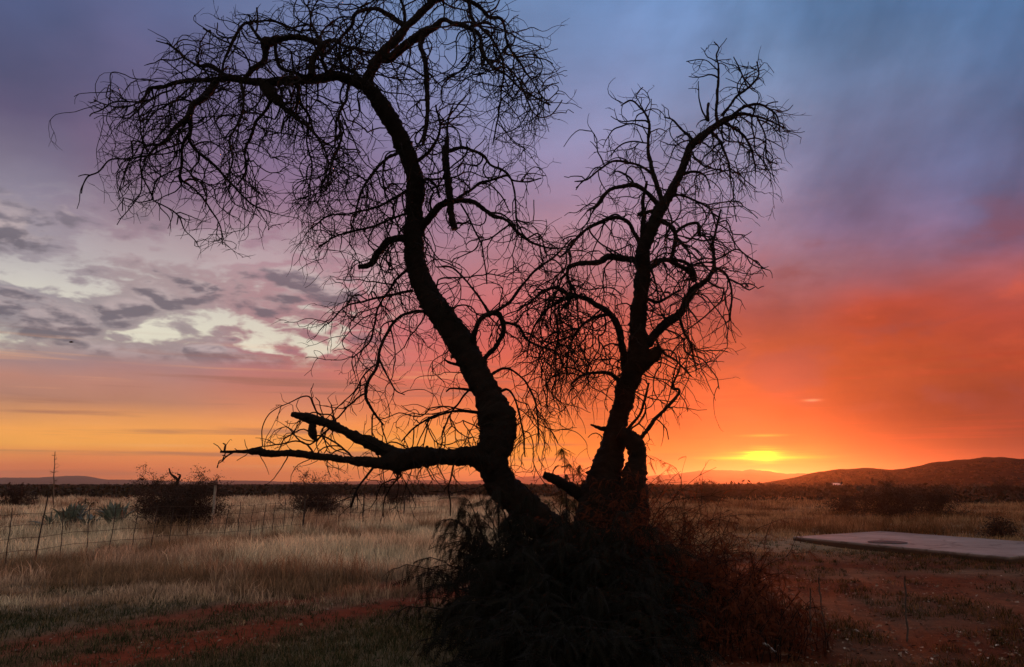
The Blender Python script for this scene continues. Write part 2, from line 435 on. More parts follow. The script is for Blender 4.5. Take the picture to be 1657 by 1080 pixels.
A.limb([(248, 323, 3), (226, 328, 2), (200, 320, 2), (198, 341, 2)], dy=.2, spawn=4, L=(.1, .3))
A.limb([(237, 254, 3), (230, 281, 3), (241, 307, 3), (248, 323, 3)], dy=.3, spawn=4, L=(.1, .3))
A.limb([(256, 132, 3), (218, 128, 2), (200, 120, 2), (180, 119, 2), (178, 141, 2), (180, 178, 1.5)], dy=.2, spawn=1, L=(.1, .2))
A.limb([(420, 131, 14), (430, 140, 18), (440, 152, 20), (449, 164, 13), (463, 178, 7), (481, 193, 6), (500, 207, 5), (520, 232, 4), (532, 262, 3)], dy=-.35, rough=.32, spawn=12, label='knotted limb below the long one')
A.limb([(440, 160, 7), (430, 178, 5), (415, 196, 5), (407, 219, 5), (396, 248, 4), (399, 275, 3), (384, 300, 3)], dy=.3, spawn=12, L=(.4, .9))
A.limb([(396, 126, 9), (411, 111, 9), (426, 100, 9), (430, 85, 10), (431, 70, 20), (440, 68, 14), (463, 61, 10), (485, 61, 10), (506, 66, 10), (520, 72, 10), (513, 85, 11), (506, 100, 12), (504, 122, 12)], dy=-.3, spawn=14, g=.06, rough=.22, label='looped knotted limb above the long one')
A.limb([(446, 70, 7), (446, 84, 6), (448, 97, 6), (456, 111, 6), (481, 119, 5), (500, 126, 5)], dy=.2, spawn=9)
A.limb([(426, 68, 6), (415, 56, 5), (404, 37, 5), (422, 35, 4), (444, 35, 4), (470, 45, 3), (498, 40, 3)], dy=.3, spawn=14, g=.03, L=(.3, .7))
A.limb([(410, 38, 5), (396, 39, 5), (381, 59, 5), (370, 81, 5), (363, 100, 4), (357, 124, 4)], dy=-.2, spawn=12, g=.05, L=(.3, .7))
A.limb([(372, 128, 7), (341, 107, 8), (322, 107, 5), (302, 96, 4), (289, 83, 4), (270, 70, 3)], dy=.25, spawn=11, g=.03, L=(.25, .6))
A.limb([(381, 59, 3), (367, 61, 3), (352, 54, 3), (352, 37, 2)], dy=.2, spawn=3, L=(.1, .3))
A.limb([(530, 122, 7), (520, 90, 6), (530, 66, 6), (560, 75, 5), (590, 84, 5), (615, 86, 5)], dy=-.5, spawn=15, g=.02, L=(.35, .9))
A.limb([(524, 75, 6), (505, 40, 4), (500, 15, 3), (488, 2, 2)], dy=.4, spawn=14, g=-.02, L=(.3, .7))
A.limb([(655, 40, 6), (654, 15, 5), (640, -20, 4), (628, -45, 3)], dy=.2, spawn=12, g=.02)
A.limb([(760, 4, 6), (762, 25, 6), (772, 40, 5), (795, 62, 4), (814, 100, 4), (812, 140, 3), (808, 180, 3), (797, 235, 2)], dy=-.2, spawn=11, L=(.3, .8))
A.limb([(565, 132, 6), (560, 160, 5), (548, 190, 4), (552, 225, 4), (536, 268, 3), (528, 310, 2)], dy=-.7, spawn=15, L=(.4, 1.0))
A.limb([(480, 133, 6), (486, 165, 5), (500, 190, 4), (496, 230, 3), (505, 270, 3), (498, 320, 2)], dy=.7, spawn=15, L=(.4, 1.0))
A.limb([(390, 132, 6), (394, 165, 5), (388, 195, 4), (372, 225, 3), (376, 262, 3), (360, 300, 2)], dy=-.8, spawn=14, L=(.4, 1.0))
# right-hand limbs of the left tree
A.limb([(676, 375, 15), (690, 357, 14), (702, 344, 13), (717, 330, 12), (735, 326, 10), (761, 326, 8), (776, 333, 7), (798, 350, 7), (820, 357, 5), (839, 378, 5), (865, 394, 4), (895, 402, 3), (930, 396, 2)], dy=-.25, spawn=9, L=(.4, .9))
A.limb([(724, 221, 7), (722, 244, 11), (722, 270, 13), (726, 296, 12), (728, 322, 12), (730, 344, 11), (737, 371, 10)], dy=.05, y0=YT - .2, spawn=6, rough=.3, L=(.2, .6), label='short upright broken limb')
A.limb([(724, 224, 5), (724, 207, 4), (728, 185, 3), (736, 165, 2)], dy=.1, spawn=6, L=(.2, .5))
A.limb([(735, 326, 6), (757, 311, 5), (776, 298, 5), (798, 291, 4), (820, 285, 4), (831, 293, 3), (854, 294, 3), (876, 289, 2)], dy=.3, spawn=8, L=(.3, .7))
A.limb([(724, 246, 7), (746, 239, 6), (765, 244, 5), (783, 252, 5), (794, 267, 4), (820, 280, 4), (833, 310, 3), (835, 352, 3), (840, 385, 2)], dy=-.3, spawn=9, L=(.3, .9))
A.limb([(780, 298, 3), (794, 300, 3), (813, 322, 3), (826, 345, 2)], spawn=6, L=(.2, .5))
A.limb([(745, 330, 4), (757, 352, 4), (771, 380, 4), (781, 405, 3), (785, 438, 3), (788, 460, 3)], dy=.2, spawn=5, L=(.2, .5))
A.limb([(670, 390, 16), (646, 386, 13), (625, 392, 12), (612, 409, 11), (600, 428, 10), (579, 433, 7)], dy=-.3, spawn=10, L=(.4, 1.0), g=.14, label='short stub limb on the left of the trunk')
A.limb([(764, 572, 10), (769, 538, 8), (777, 517, 8), (796, 507, 8), (810, 513, 8), (815, 534, 8), (804, 559, 7), (780, 584, 7)], dy=[0, -.15, -.1, .05, 0], spawn=6, L=(.3, .8), label='looped limb on the right of the trunk')
A.limb([(792, 508, 5), (777, 484, 4), (758, 459, 3), (733, 434, 3), (705, 432, 2)], dy=.2, spawn=5, L=(.3, .6))
A.limb([(800, 506, 5), (825, 488, 5), (850, 455, 4), (871, 434, 4), (900, 413, 3), (925, 385, 2)], dy=-.3, spawn=12, L=(.3, .8), g=.08)
A.limb([(815, 522, 5), (838, 528, 5), (854, 551, 4), (878, 562, 3), (900, 570, 3), (915, 600, 2)], dy=.2, spawn=12, L=(.5, 1.2), g=.15)
A.limb([(690, 505, 6), (667, 505, 5), (642, 517, 5), (625, 542, 5), (615, 567, 5), (608, 597, 5), (596, 617, 5), (592, 642, 5), (604, 667, 4), (621, 688, 3)], dy=-.35, spawn=7, L=(.3, .9), g=.15, thin=False)
A.limb([(613, 580, 4), (620, 597, 4), (629, 613, 3), (638, 630, 3), (655, 640, 2)], spawn=4, L=(.2, .5))
A.limb([(668, 470, 5), (645, 476, 4), (620, 480, 4), (590, 488, 3), (560, 496, 3), (530, 525, 2)], dy=-.4, spawn=9, L=(.5, 1.1), g=.15)
A.limb([(668, 430, 5), (640, 455, 4), (612, 500, 3), (600, 550, 3), (570, 580, 2)], dy=.5, spawn=9, L=(.5, 1.1), g=.15)
A.limb([(671, 300, 6), (640, 320, 5), (610, 335, 4), (570, 345, 3), (530, 350, 3), (505, 370, 2)], dy=.5, spawn=12, L=(.4, 1.0), g=.10)
A.limb([(671, 340, 5), (640, 352, 4), (600, 368, 4), (550, 380, 3), (515, 400, 2)], dy=-.5, spawn=12, L=(.4, 1.0), g=.10)
A.limb([(655, 240, 7), (640, 250, 6), (620, 262, 5), (590, 300, 4), (575, 345, 3)], dy=-.6, spawn=14, L=(.4, 1.0))
A.limb([(668, 265, 7), (690, 250, 6), (705, 230, 5), (712, 205, 4), (705, 170, 3)], dy=-.6, spawn=15, L=(.3, .9))
A.limb([(675, 300, 7), (690, 290, 6), (705, 300, 5), (712, 320, 4)], dy=-.6, spawn=15, L=(.3, .7))
A.limb([(775, 668, 5), (746, 665, 4), (720, 669, 4), (692, 678, 3), (667, 695, 3), (650, 715, 2)], dy=-.4, spawn=7, L=(.3, .8), g=.12)
A.limb([(767, 632, 5), (733, 628, 3), (722, 634, 2)], dy=-.4, spawn=4, L=(.2, .5))
A.limb([(745, 592, 5), (725, 586, 4), (718, 580, 2)], dy=-.3, spawn=4, L=(.2, .5))
A.limb([(800, 640, 5), (820, 630, 4), (835, 650, 3), (845, 690, 3), (850, 740, 2)], dy=-.2, spawn=9, L=(.5, 1.1), g=.16)
A.limb([(790, 610, 5), (815, 596, 4), (842, 610, 3), (866, 650, 3), (872, 710, 2)], dy=.3, spawn=9, L=(.5, 1.1), g=.16)
# the broken forked low limb
A.limb([(800, 748, 52), (782, 741, 40), (762, 738, 30), (748, 739, 28), (717, 739, 25), (685, 740, 29), (656, 744, 35), (638, 746, 36), (620, 749, 20), (591, 748, 15), (560, 744, 12), (528, 740, 11), (497, 736, 11), (466, 734, 10),
        (434, 733, 10), (418, 730, 13), (406, 731, 10), (401, 731, 6), (380, 731, 5), (357, 731, 3)], dy=-.28, spawn=6, L=(.25, .7), g=.10, rough=.22, label='broken low limb ending in a pale splinter')
A.limb([(650, 746, 28), (636, 738, 26), (622, 730, 22), (600, 717, 19), (578, 709, 15), (557, 698, 14), (535, 687, 14), (516, 681, 14), (497, 676, 13), (482, 672, 11), (471, 670, 7)], dy=.12, spawn=8, L=(.3, .8), g=.10, rough=.26, label='upper broken prong of the low limb')
A.limb([(508, 684, 9), (506, 695, 13), (507, 703, 13), (511, 712, 5)], name='hanging_bark', dy=0, spawn=0, rough=.3)
A.limb([(644, 755, 7), (644, 766, 5), (643, 777, 4)], dy=0, spawn=14, L=(.2, .4), thin=True)
A.limb([(541, 688, 4), (538, 668, 2), (536, 655, 1.5)], spawn=1, L=(.1, .2))
A.limb([(541, 684, 3), (535, 672, 3), (515, 668, 3), (506, 655, 3), (497, 642, 3), (465, 653, 2), (437, 668, 2), (424, 696, 2), (425, 722, 2)], dy=-.2, spawn=1, L=(.1, .3))
A.limb([(604, 756, 5), (588, 778, 4), (575, 797, 4), (569, 813, 5), (567, 822, 4)], dy=-.2, spawn=10, L=(.2, .5), thin=True)
PA = [(125, 320), (140, 260), (165, 200), (145, 150), (175, 105), (255, 110), (262, 60), (330, 60), (345, 30), (420, 20), (475, -5), (520, -60), (640, -90), (760, -40), (820, 25), (862, 45), (897, 118), (890, 200),
      (862, 245), (880, 290), (850, 330), (905, 395), (945, 390), (945, 440), (930, 560), (925, 640), (885, 760), (850, 790), (700, 800), (655, 830), (560, 830), (540, 790), (420, 770), (405, 700), (430, 650),
      (540, 640), (570, 600), (500, 570), (480, 480), (500, 430), (470, 400), (420, 370), (360, 395), (325, 400), (290, 360), (230, 350), (190, 345), (195, 300)]
sprout(A, keeper(PA, YT), mul=1.3)
V, Q, T_ = tubes(A.twigs, 3, False)
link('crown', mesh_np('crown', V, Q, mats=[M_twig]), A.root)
NA = len(V)

# ---- right tree
YR = 11.3
br = at(965, 930, YR)
B = Tree('upright_bare_tree', (br[0], YR, 0), 'shorter bare tree at right, upright swollen trunk splitting into many drooping limbs')
B.limb([(952, 1000, 104), (957, 940, 90), (963, 880, 76), (969, 830, 66), (973, 798, 60), (981, 762, 50), (989, 731, 42), (996, 703, 36), (1000, 679, 31), (1011, 639, 32), (1022, 607, 34), (1032, 580, 42), (1033, 555, 30), (1032, 520, 26),
        (1036, 480, 25), (1041, 440, 24), (1040, 408, 24), (1048, 386, 22), (1057, 365, 20), (1067, 341, 20), (1077, 325, 17), (1089, 305, 15), (1101, 281, 13), (1109, 261, 12), (1115, 241, 12), (1129, 227, 13), (1145, 213, 12),
        (1161, 203, 11), (1181, 191, 9), (1200, 185, 6), (1224, 189, 4), (1248, 197, 3), (1270, 209, 2)], 'trunk', y0=YR, dy=[0, 0, .1, .2, .1, -.1, -.2, -.15, 0, .1], spawn=9, L=(.35, .95), g=.11, rough=.16)
B.limb([(1016, 960, 84), (1020, 880, 66), (1023, 820, 54), (1025, 785, 42), (1027, 760, 35), (1031, 741, 27), (1027, 720, 28), (1015, 708, 24), (1002, 700, 20)], 'trunk', dy=0, y0=YR - .1, spawn=3, L=(.3, .7), rough=.18, label='short second stem joining the trunk from the right')
B.limb([(1040, 585, 26), (1055, 575, 22), (1064, 566, 15), (1068, 561, 9)], 'burl', dy=-.3, spawn=2, rough=.3)
B.limb([(1072, 328, 10), (1063, 301, 8), (1055, 273, 7), (1049, 245, 6), (1049, 229, 5), (1051, 209, 5), (1047, 189, 4), (1035, 173, 3), (1021, 163, 3), (1005, 172, 2)], dy=.3, spawn=7, L=(.15, .5), g=.05)
B.limb([(1045, 185, 3), (1034, 165, 2), (1030, 154, 2), (1041, 142, 2)], spawn=5, L=(.1, .2), g=0)
B.limb([(1049, 192, 3), (1053, 175, 2), (1054, 160, 2)], spawn=5, L=(.1, .2), g=0)
B.limb([(1050, 209, 3), (1021, 201, 3), (997, 207, 3), (981, 225, 2), (976, 240, 1.5)], dy=-.4, spawn=4, L=(.15, .4))
B.limb([(1049, 232, 3), (1021, 229, 3), (1001, 237, 3), (988, 255, 2)], dy=.3, spawn=8, L=(.2, .5))
B.limb([(1051, 215, 3), (1067, 209, 2), (1079, 213, 2)], spawn=4, L=(.1, .3))
B.limb([(1057, 282, 5), (1037, 269, 4), (1017, 263, 4), (993, 261, 4), (969, 275, 3), (950, 291, 3), (930, 295, 2)], dy=-.4, spawn=9, L=(.3, .7), g=.14)
B.limb([(1066, 332, 9), (1049, 315, 8), (1029, 301, 8), (1009, 301, 7), (985, 309, 6), (973, 321, 6), (965, 333, 5), (950, 342, 3)], dy=-.3, spawn=9, L=(.3, .8), g=.14)
B.limb([(1028, 302, 4), (1020, 288, 4), (1000, 278, 3), (985, 285, 2)], spawn=7, L=(.2, .5))
B.limb([(1040, 385, 10), (1041, 369, 9), (1041, 345, 7), (1041, 321, 6), (1047, 293, 4)], dy=-.2, spawn=3, L=(.1, .3), label='straight dead limb beside the trunk')
B.limb([(1032, 348, 6), (1042, 345, 6), (1060, 341, 6)], dy=.1, spawn=2, L=(.1, .2))
B.limb([(1036, 392, 8), (1028, 380, 7), (1017, 361, 6), (1001, 353, 6), (977, 357, 6), (950, 371, 5), (930, 389, 5), (920, 404, 4), (905, 418, 3)], dy=.3, spawn=11, L=(.4, 1.1), g=.14)
B.limb([(1038, 424, 13), (1022, 420, 11), (1005, 418, 11), (985, 416, 10), (969, 424, 9), (946, 426, 8), (922, 432, 7), (918, 448, 6), (924, 468, 5), (915, 500, 4)], dy=-.25, spawn=15, L=(.5, 1.2), g=.14)
B.limb([(1042, 442, 10), (1055, 432, 9), (1075, 420, 8), (1095, 428, 8), (1115, 440, 8), (1125, 455, 9)], dy=[0, -.2, -.2, -.1], spawn=10, L=(.3, .8), g=.12)
B.limb([(1035, 568, 18), (1048, 557, 15), (1063, 539, 14), (1079, 524, 14), (1099, 508, 13), (1111, 488, 12), (1123, 468, 12), (1135, 460, 9), (1147, 450, 7), (1155, 432, 6), (1156, 412, 5), (1153, 396, 5), (1158, 375, 4), (1166, 340, 3)], dy=-.2, spawn=14, L=(.35, .9), g=.12, label='lower right limb curving upward')
B.limb([(1147, 450, 5), (1159, 436, 5), (1171, 440, 4), (1179, 452, 4), (1185, 480, 3), (1180, 520, 2)], dy=.3, spawn=13, L=(.3, .8), g=.13)
B.limb([(1150, 425, 4), (1169, 416, 4), (1192, 404, 3), (1216, 420, 3), (1238, 436, 2)], dy=-.3, spawn=9, L=(.2, .5))
B.limb([(1190, 404, 3), (1188, 390, 2), (1186, 375, 2)], spawn=6, L=(.1, .3), g=.02)
B.limb([(1064, 355, 9), (1078, 362, 8), (1093, 377, 7), (1089, 408, 6), (1085, 420, 6)], dy=-.3, spawn=12, L=(.3, .8))
B.limb([(1093, 377, 6), (1109, 365, 5), (1129, 361, 5), (1131, 377, 6), (1132, 384, 4)], dy=.3, spawn=10, L=(.3, .7))
B.limb([(1086, 418, 6), (1113, 428, 6), (1125, 448, 7)], dy=.1, spawn=8, L=(.3, .7))
B.limb([(1080, 320, 6), (1100, 316, 4), (1125, 325, 4), (1150, 340, 3), (1160, 370, 2)], dy=.5, spawn=13, L=(.3, .9), g=.12)
B.limb([(1163, 203, 7), (1159, 181, 5), (1161, 150, 5), (1163, 122, 4), (1163, 106, 3), (1159, 90, 3), (1163, 78, 2), (1155, 68, 2)], dy=.1, spawn=5, L=(.15, .4), g=.0)
B.limb([(1146, 196, 5), (1145, 180, 5), (1146, 168, 5)], spawn=3, L=(.1, .3))
B.limb([(1163, 115, 3), (1145, 100, 2), (1129, 96, 2), (1110, 100, 2)], spawn=6, L=(.1, .3))
B.limb([(1168, 188, 5), (1192, 157, 4), (1216, 138, 4), (1228, 122, 3), (1224, 100, 2)], dy=-.3, spawn=12, L=(.2, .5), g=.05)
B.limb([(1210, 142, 3), (1198, 114, 3), (1187, 92, 2)], spawn=5, L=(.1, .3), g=0)
B.limb([(1145, 196, 4), (1133, 169, 3), (1130, 140, 2), (1131, 132, 1.5)], spawn=3, L=(.1, .3), g=.0)
B.limb([(1160, 196, 5), (1185, 205, 5), (1205, 222, 4), (1218, 250, 3), (1222, 280, 2)], dy=.4, spawn=18, L=(.3, .8), g=.13)
B.limb([(1180, 192, 5), (1205, 172, 5), (1230, 170, 4), (1255, 185, 3), (1262, 215, 2)], dy=-.4, spawn=16, L=(.3, .7), g=.09)
B.limb([(1150, 212, 5), (1165, 230, 5), (1178, 262, 4), (1182, 290, 3)], dy=-.5, spawn=18, L=(.3, .8), g=.13)
B.limb([(1225, 190, 4), (1238, 220, 3), (1240, 255, 3), (1258, 266, 2)], dy=.2, spawn=13, L=(.2, .6), g=.13)
B.limb([(1127, 232, 5), (1105, 212, 4), (1088, 195, 3), (1075, 190, 2)], dy=-.2, spawn=8, L=(.2, .6), g=.08)
B.limb([(1099, 285, 6), (1120, 278, 5), (1140, 284, 3), (1150, 305, 2)], dy=.4, spawn=12, L=(.3, .7), g=.13)
B.limb([(1012, 596, 14), (1009, 575, 12), (1007, 559, 11), (999, 527, 11), (987, 508, 10), (964, 492, 9), (944, 482, 8), (920, 476, 7), (892, 466, 5), (868, 482, 3), (848, 495, 2)], dy=-.3, spawn=18, L=(.5, 1.2), g=.14, label='lower left limb arching over')
B.limb([(925, 478, 5), (900, 492, 5), (880, 505, 4), (860, 540, 3), (852, 580, 2)], dy=.3, spawn=16, L=(.5, 1.1), g=.15)
B.limb([(985, 508, 6), (960, 515, 5), (935, 535, 4), (920, 570, 3), (915, 620, 2)], dy=-.5, spawn=18, L=(.4, 1.1), g=.15)
B.limb([(1010, 620, 9), (1003, 617, 8), (987, 605, 6), (967, 603, 5), (944, 607, 4), (925, 620, 3)], dy=-.3, spawn=12, L=(.3, .9), g=.15)
B.limb([(992, 697, 9), (979, 695, 7), (964, 691, 5), (955, 688, 3)], dy=-.4, spawn=3, L=(.1, .3))
B.limb([(1006, 705, 6), (1015, 695, 5), (1035, 671, 4), (1043, 647, 4), (1050, 620, 3)], dy=-.2, spawn=7, L=(.2, .6))
B.limb([(1030, 715, 7), (1039, 707, 6), (1059, 679, 6), (1079, 659, 5), (1097, 641, 5), (1099, 631, 4), (1088, 627, 4), (1099, 599, 3), (1099, 575, 2)], dy=-.3, spawn=6, L=(.2, .6), thin=False)
B.limb([(1098, 510, 5), (1108, 540, 4), (1118, 560, 3), (1128, 600, 2)], dy=.3, spawn=14, L=(.4, .9), g=.15)
B.limb([(1060, 545, 5), (1072, 570, 4), (1095, 585, 3), (1120, 610, 2)], dy=-.4, spawn=12, L=(.4, .9), g=.15)
B.limb([(1040, 480, 6), (1062, 490, 5), (1080, 482, 4), (1100, 470, 3)], dy=-.5, spawn=14, L=(.3, .8), g=.12)
B.limb([(958, 818, 22), (944, 806, 18), (924, 792, 17), (900, 778, 15), (886, 771, 13), (879, 768, 9)], 'broken_stub', dy=-.1, y0=YR + .2, spawn=2, L=(.1, .2), rough=.25)
PB = [(920, 290), (945, 265), (985, 205), (995, 165), (1030, 140), (1060, 150), (1100, 190), (1125, 140), (1110, 100), (1150, 65), (1170, 75), (1190, 90), (1230, 98), (1245, 140), (1272, 200), (1262, 265), (1250, 310), (1215, 330),
      (1180, 350), (1190, 375), (1235, 415), (1240, 445), (1205, 480), (1190, 540), (1165, 600), (1130, 640), (1095, 690), (1060, 740), (1040, 720), (1010, 660), (960, 660), (930, 660), (880, 690), (835, 650), (830, 560), (835, 470), (880, 420), (925, 380), (945, 330)]
sprout(B, keeper(PB, YR), mul=1.3)
V, Q, T_ = tubes(B.twigs, 3, False)
link('crown', mesh_np('crown', V, Q, mats=[M_twig]), B.root)
print('twig verts', NA, len(V))

# ------------------------------------------------------------------ foliage helpers
def rotm(yaw, pitch, roll):
    cy, sy, cp, sp, cr, sr = np.cos(yaw), np.sin(yaw), np.cos(pitch), np.sin(pitch), np.cos(roll), np.sin(roll)
    z = np.zeros_like(yaw); o = np.ones_like(yaw)
    Rz = np.stack([np.stack([cy, -sy, z], -1), np.stack([sy, cy, z], -1), np.stack([z, z, o], -1)], -2)
    Ry = np.stack([np.stack([cp, z, -sp], -1), np.stack([z, o, z], -1), np.stack([sp, z, cp], -1)], -2)
    Rx = np.stack([np.stack([o, z, z], -1), np.stack([z, cr, -sr], -1), np.stack([z, sr, cr], -1)], -2)
    return Rz @ Ry @ Rx

def pinnate(curve, n=11, ll=.036, lw=.0085):
    """feather leaf along +x that bends down; returns verts, quads"""
    V = []; Q = []
    for i in range(n):
        t = (i + .6) / n; x = t - .1 * curve * t * t; z = -curve * .5 * t * t
        l = (ll * (1 - .55 * abs(t - .4) ** 1.4)) / .22; w = lw / .22
        for s in (-1, 1):
            a = math.radians(58 - 20 * t); dx, dy = math.cos(a) * l, s * math.sin(a) * l
            nx, ny = -dy / l * w * s, dx / l * w * s
            k = len(V); dz = -.25 * l * (0.5 + curve * t)
            V += [(x, 0, z), (x + dx * .5 + nx * .5, dy * .5 + ny * .5, z + dz * .4), (x + dx, dy, z + dz), (x + dx * .5 - nx * .5, dy * .5 - ny * .5, z + dz * .4)]
            Q.append((k, k + 1, k + 2, k + 3))
    k = len(V)
    for i in range(5):
        t = i / 4; V += [(t - .1 * curve * t * t, -.012, -curve * .5 * t * t), (t - .1 * curve * t * t, .012, -curve * .5 * t * t)]
    for i in range(4): Q.append((k + 2 * i, k + 2 * i + 1, k + 2 * i + 3, k + 2 * i + 2))
    return np.array(V, float), np.array(Q)
PIN = [pinnate(c, n) for c, n in ((.5, 11), (1.0, 12), (1.6, 12), (.8, 10))]

def scatter(templates, pos, yaw, pitch, roll, scale):
    VV, QQ, off = [], [], 0
    kind = nr.integers(0, len(templates), len(pos))
    for k, (tv, tq) in enumerate(templates):
        s = kind == k; n = s.sum()
        if not n: continue
        R = rotm(yaw[s], pitch[s], roll[s])
        v = np.einsum('nij,mj->nmi', R, tv) * scale[s][:, None, None] + pos[s][:, None]
        VV.append(v.reshape(-1, 3)); QQ.append((tq[None] + np.arange(n)[:, None, None] * len(tv)).reshape(-1, 4) + off); off += n * len(tv)
    return np.concatenate(VV), np.concatenate(QQ)

def arch_stems(c, n, spread, top, seed, lean=(0, 0), squash=1.0):
    """stems arching out of a crown foot c; returns polylines"""
    q = random.Random(seed); out = []
    for i in range(n):
        a = q.uniform(0, 2 * math.pi); e = q.uniform(.1, 1) ** .6
        R = spread * e; H = top * (1.08 - .5 * e ** 2) * q.uniform(.6, 1.05)
        b = (c[0] + q.gauss(0, .18), c[1] + q.gauss(0, .15), -.05)
        m = 16; pts = []
        for k in range(m):
            t = k / (m - 1)
            x = b[0] + (math.cos(a) * R + lean[0]) * t ** 1.2; y = b[1] + (math.sin(a) * R * squash + lean[1]) * t ** 1.2
            z = b[2] + H * (1.9 * t - .95 * t * t * (1 + .25 * e))
            pts.append((x + q.gauss(0, .014), y + q.gauss(0, .014), z + q.gauss(0, .014), (.008 * (1 - .75 * t) + .002)))
        out.append(np.array(pts))
    return out

def leafy(stems, per, seed, scale=(.16, .27), tmin=.25, hang=.5):
    g = np.random.default_rng(seed); P = []; D = []
    for s in stems:
        n = g.poisson(per)
        t = tmin + (1 - tmin) * g.random(n) ** .8
        i = np.minimum((t * (len(s) - 1)).astype(int), len(s) - 2); f = t * (len(s) - 1) - i
        P.append(s[i, :3] * (1 - f[:, None]) + s[i + 1, :3] * f[:, None]); D.append(s[i + 1, :3] - s[i, :3])
    P = np.concatenate(P); D = np.concatenate(D); n = len(P)
    yaw = np.arctan2(D[:, 1], D[:, 0]) + g.normal(0, .9, n)
    return P, yaw, -hang + g.normal(0, .45, n), g.normal(0, .6, n), g.uniform(*scale, n)

def pepper_bush(name, c, n, spread, top, per, label, seed, lean=(0, 0), squash=1., mat=None, scale=(.16, .27), tmin=.2, hang=.5, cat='bush', group=None):
    r = empty(name, (c[0], c[1], 0), label, cat, group)
    st = arch_stems(c, n, spread, top, seed, lean, squash)
    V, Q, T_ = tubes(st, 4, False); link('stem', mesh_np('stem', V, Q, mats=[M_twig]), r)
    V, Q = scatter(PIN, *leafy(st, per, seed + 1, scale, tmin, hang))
    k = V[:, 2] < .02; V[k, 2] = .02
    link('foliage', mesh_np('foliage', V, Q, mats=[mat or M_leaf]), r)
    return r

# ---- undergrowth round the trunks
pepper_bush('leafy_bush', (-.02, 9.9), 80, 1.0, 1.72, 24, 'feathery dark bush drooping to the left at the foot of the leaning trunk', 101, lean=(-.06, -.2), hang=.75)
pepper_bush('leafy_bush', (.65, 9.3), 120, 1.3, 1.5, 34, 'dense black bush in front of both trunks', 102, lean=(.1, -.35))
pepper_bush('leafy_bush', (.45, 8.2), 130, 1.3, .95, 32, 'low dark undergrowth in front of the dense black bush', 103)
pepper_bush('leafy_bush', (.55, 7.4), 110, 1.35, .5, 26, 'lowest dark ground-hugging bush at the bottom edge', 107, squash=.6)
def weeds(name, c, n, rx, ry, top, per, label, seed):
    """upright weeds: many thin erect stems with small leaves all the way up"""
    q = random.Random(seed); st = rng.getstate(); rng.seed(seed); out = []
    r = empty(name, (c[0], c[1], 0), label, 'bush')
    for i in range(n):
        a = q.uniform(0, 6.283); e = q.random() ** .6
        x, y = c[0] + math.cos(a) * rx * e, c[1] + math.sin(a) * ry * e
        h = top * q.uniform(.55, 1.08) * (1.08 - .55 * e * e)
        grow(out, (x, y, -.03), (q.gauss(.05, .22), q.gauss(0, .2), 1), h, .006, 1, .004, .10, None, .07, 2, .22)
    rng.setstate(st)
    V, Q, T_ = tubes(out, 3, False); link('stem', mesh_np('stem', V, Q, mats=[M_twig]), r)
    V, Q = scatter(PIN, *leafy(out, per, seed + 1, (.07, .14), .12, .15)); link('foliage', mesh_np('foliage', V, Q, mats=[M_weed]), r)
weeds('weedy_bush', (1.5, 9.9), 190, .8, .7, 1.78, 11, 'tallest reddish weedy bush rising against the right side of the upright trunk', 104)
weeds('weedy_bush', (2.2, 9.3), 160, .8, .8, 1.12, 10, 'middling reddish weedy bush sloping down toward the slab', 108)
weeds('weedy_bush', (2.3, 8.2), 130, .9, .55, .66, 8, 'low reddish weeds nearest the thin stakes', 105)
pepper_bush('leafy_sapling', (.95, 12.2), 26, .38, 2.35, 34, 'small leafy sapling glowing behind the upright trunk', 106, mat=M_sprig, scale=(.1, .17), tmin=.6, cat='sapling')

# spindly bare shrub behind the second stem
def spindly(name, base, n, reach, top, label, seed, az=(-.5, .5), leaf=0):
    q = random.Random(seed); st = rng.getstate(); rng.seed(seed)
    r = empty(name, base, label, 'shrub'); out = []
    for i in range(n):
        a = q.uniform(*az); e = q.uniform(.05, 1.0)
        d = Vector((math.cos(a) * math.cos(e), math.sin(a) * math.cos(e), math.sin(e) + .1)).normalized()
        grow(out, (base[0] + q.gauss(0, .08), base[1] + q.gauss(0, .08), 0 if i % 3 else top * .45), tuple(d), q.uniform(.6, 1) * reach, .009, 1, .012, .12, None, .08, 3, .2)
    rng.setstate(st)
    V, Q, T_ = tubes(out, 3, False); link('stem', mesh_np('stem', V, Q, mats=[M_twig]), r)
    if leaf:
        P = np.concatenate([o[2:, :3] for o in out if len(o) > 4]); g = np.random.default_rng(seed)
        P = P[g.integers(0, len(P), leaf)]
        V, Q = scatter(PIN, P, g.uniform(0, 6.28, leaf), g.normal(-.4, .5, leaf), g.normal(0, .6, leaf), g.uniform(.08, .14, leaf))
        link('foliage', mesh_np('foliage', V, Q, mats=[M_leaf]), r)
    return r
spindly('dead_shoots', (.25, 9.0, 0), 16, 1.5, .8, 'bare dead shoots sticking up out of the dense black bush', 112, (-.4, 3.6))
spindly('spindly_shrub', (1.75, 11.9, 0), 30, 1.9, 1.6, 'spindly shrub of thin bare twigs fanning out right of the second stem', 111, (-.6, .6), 160)

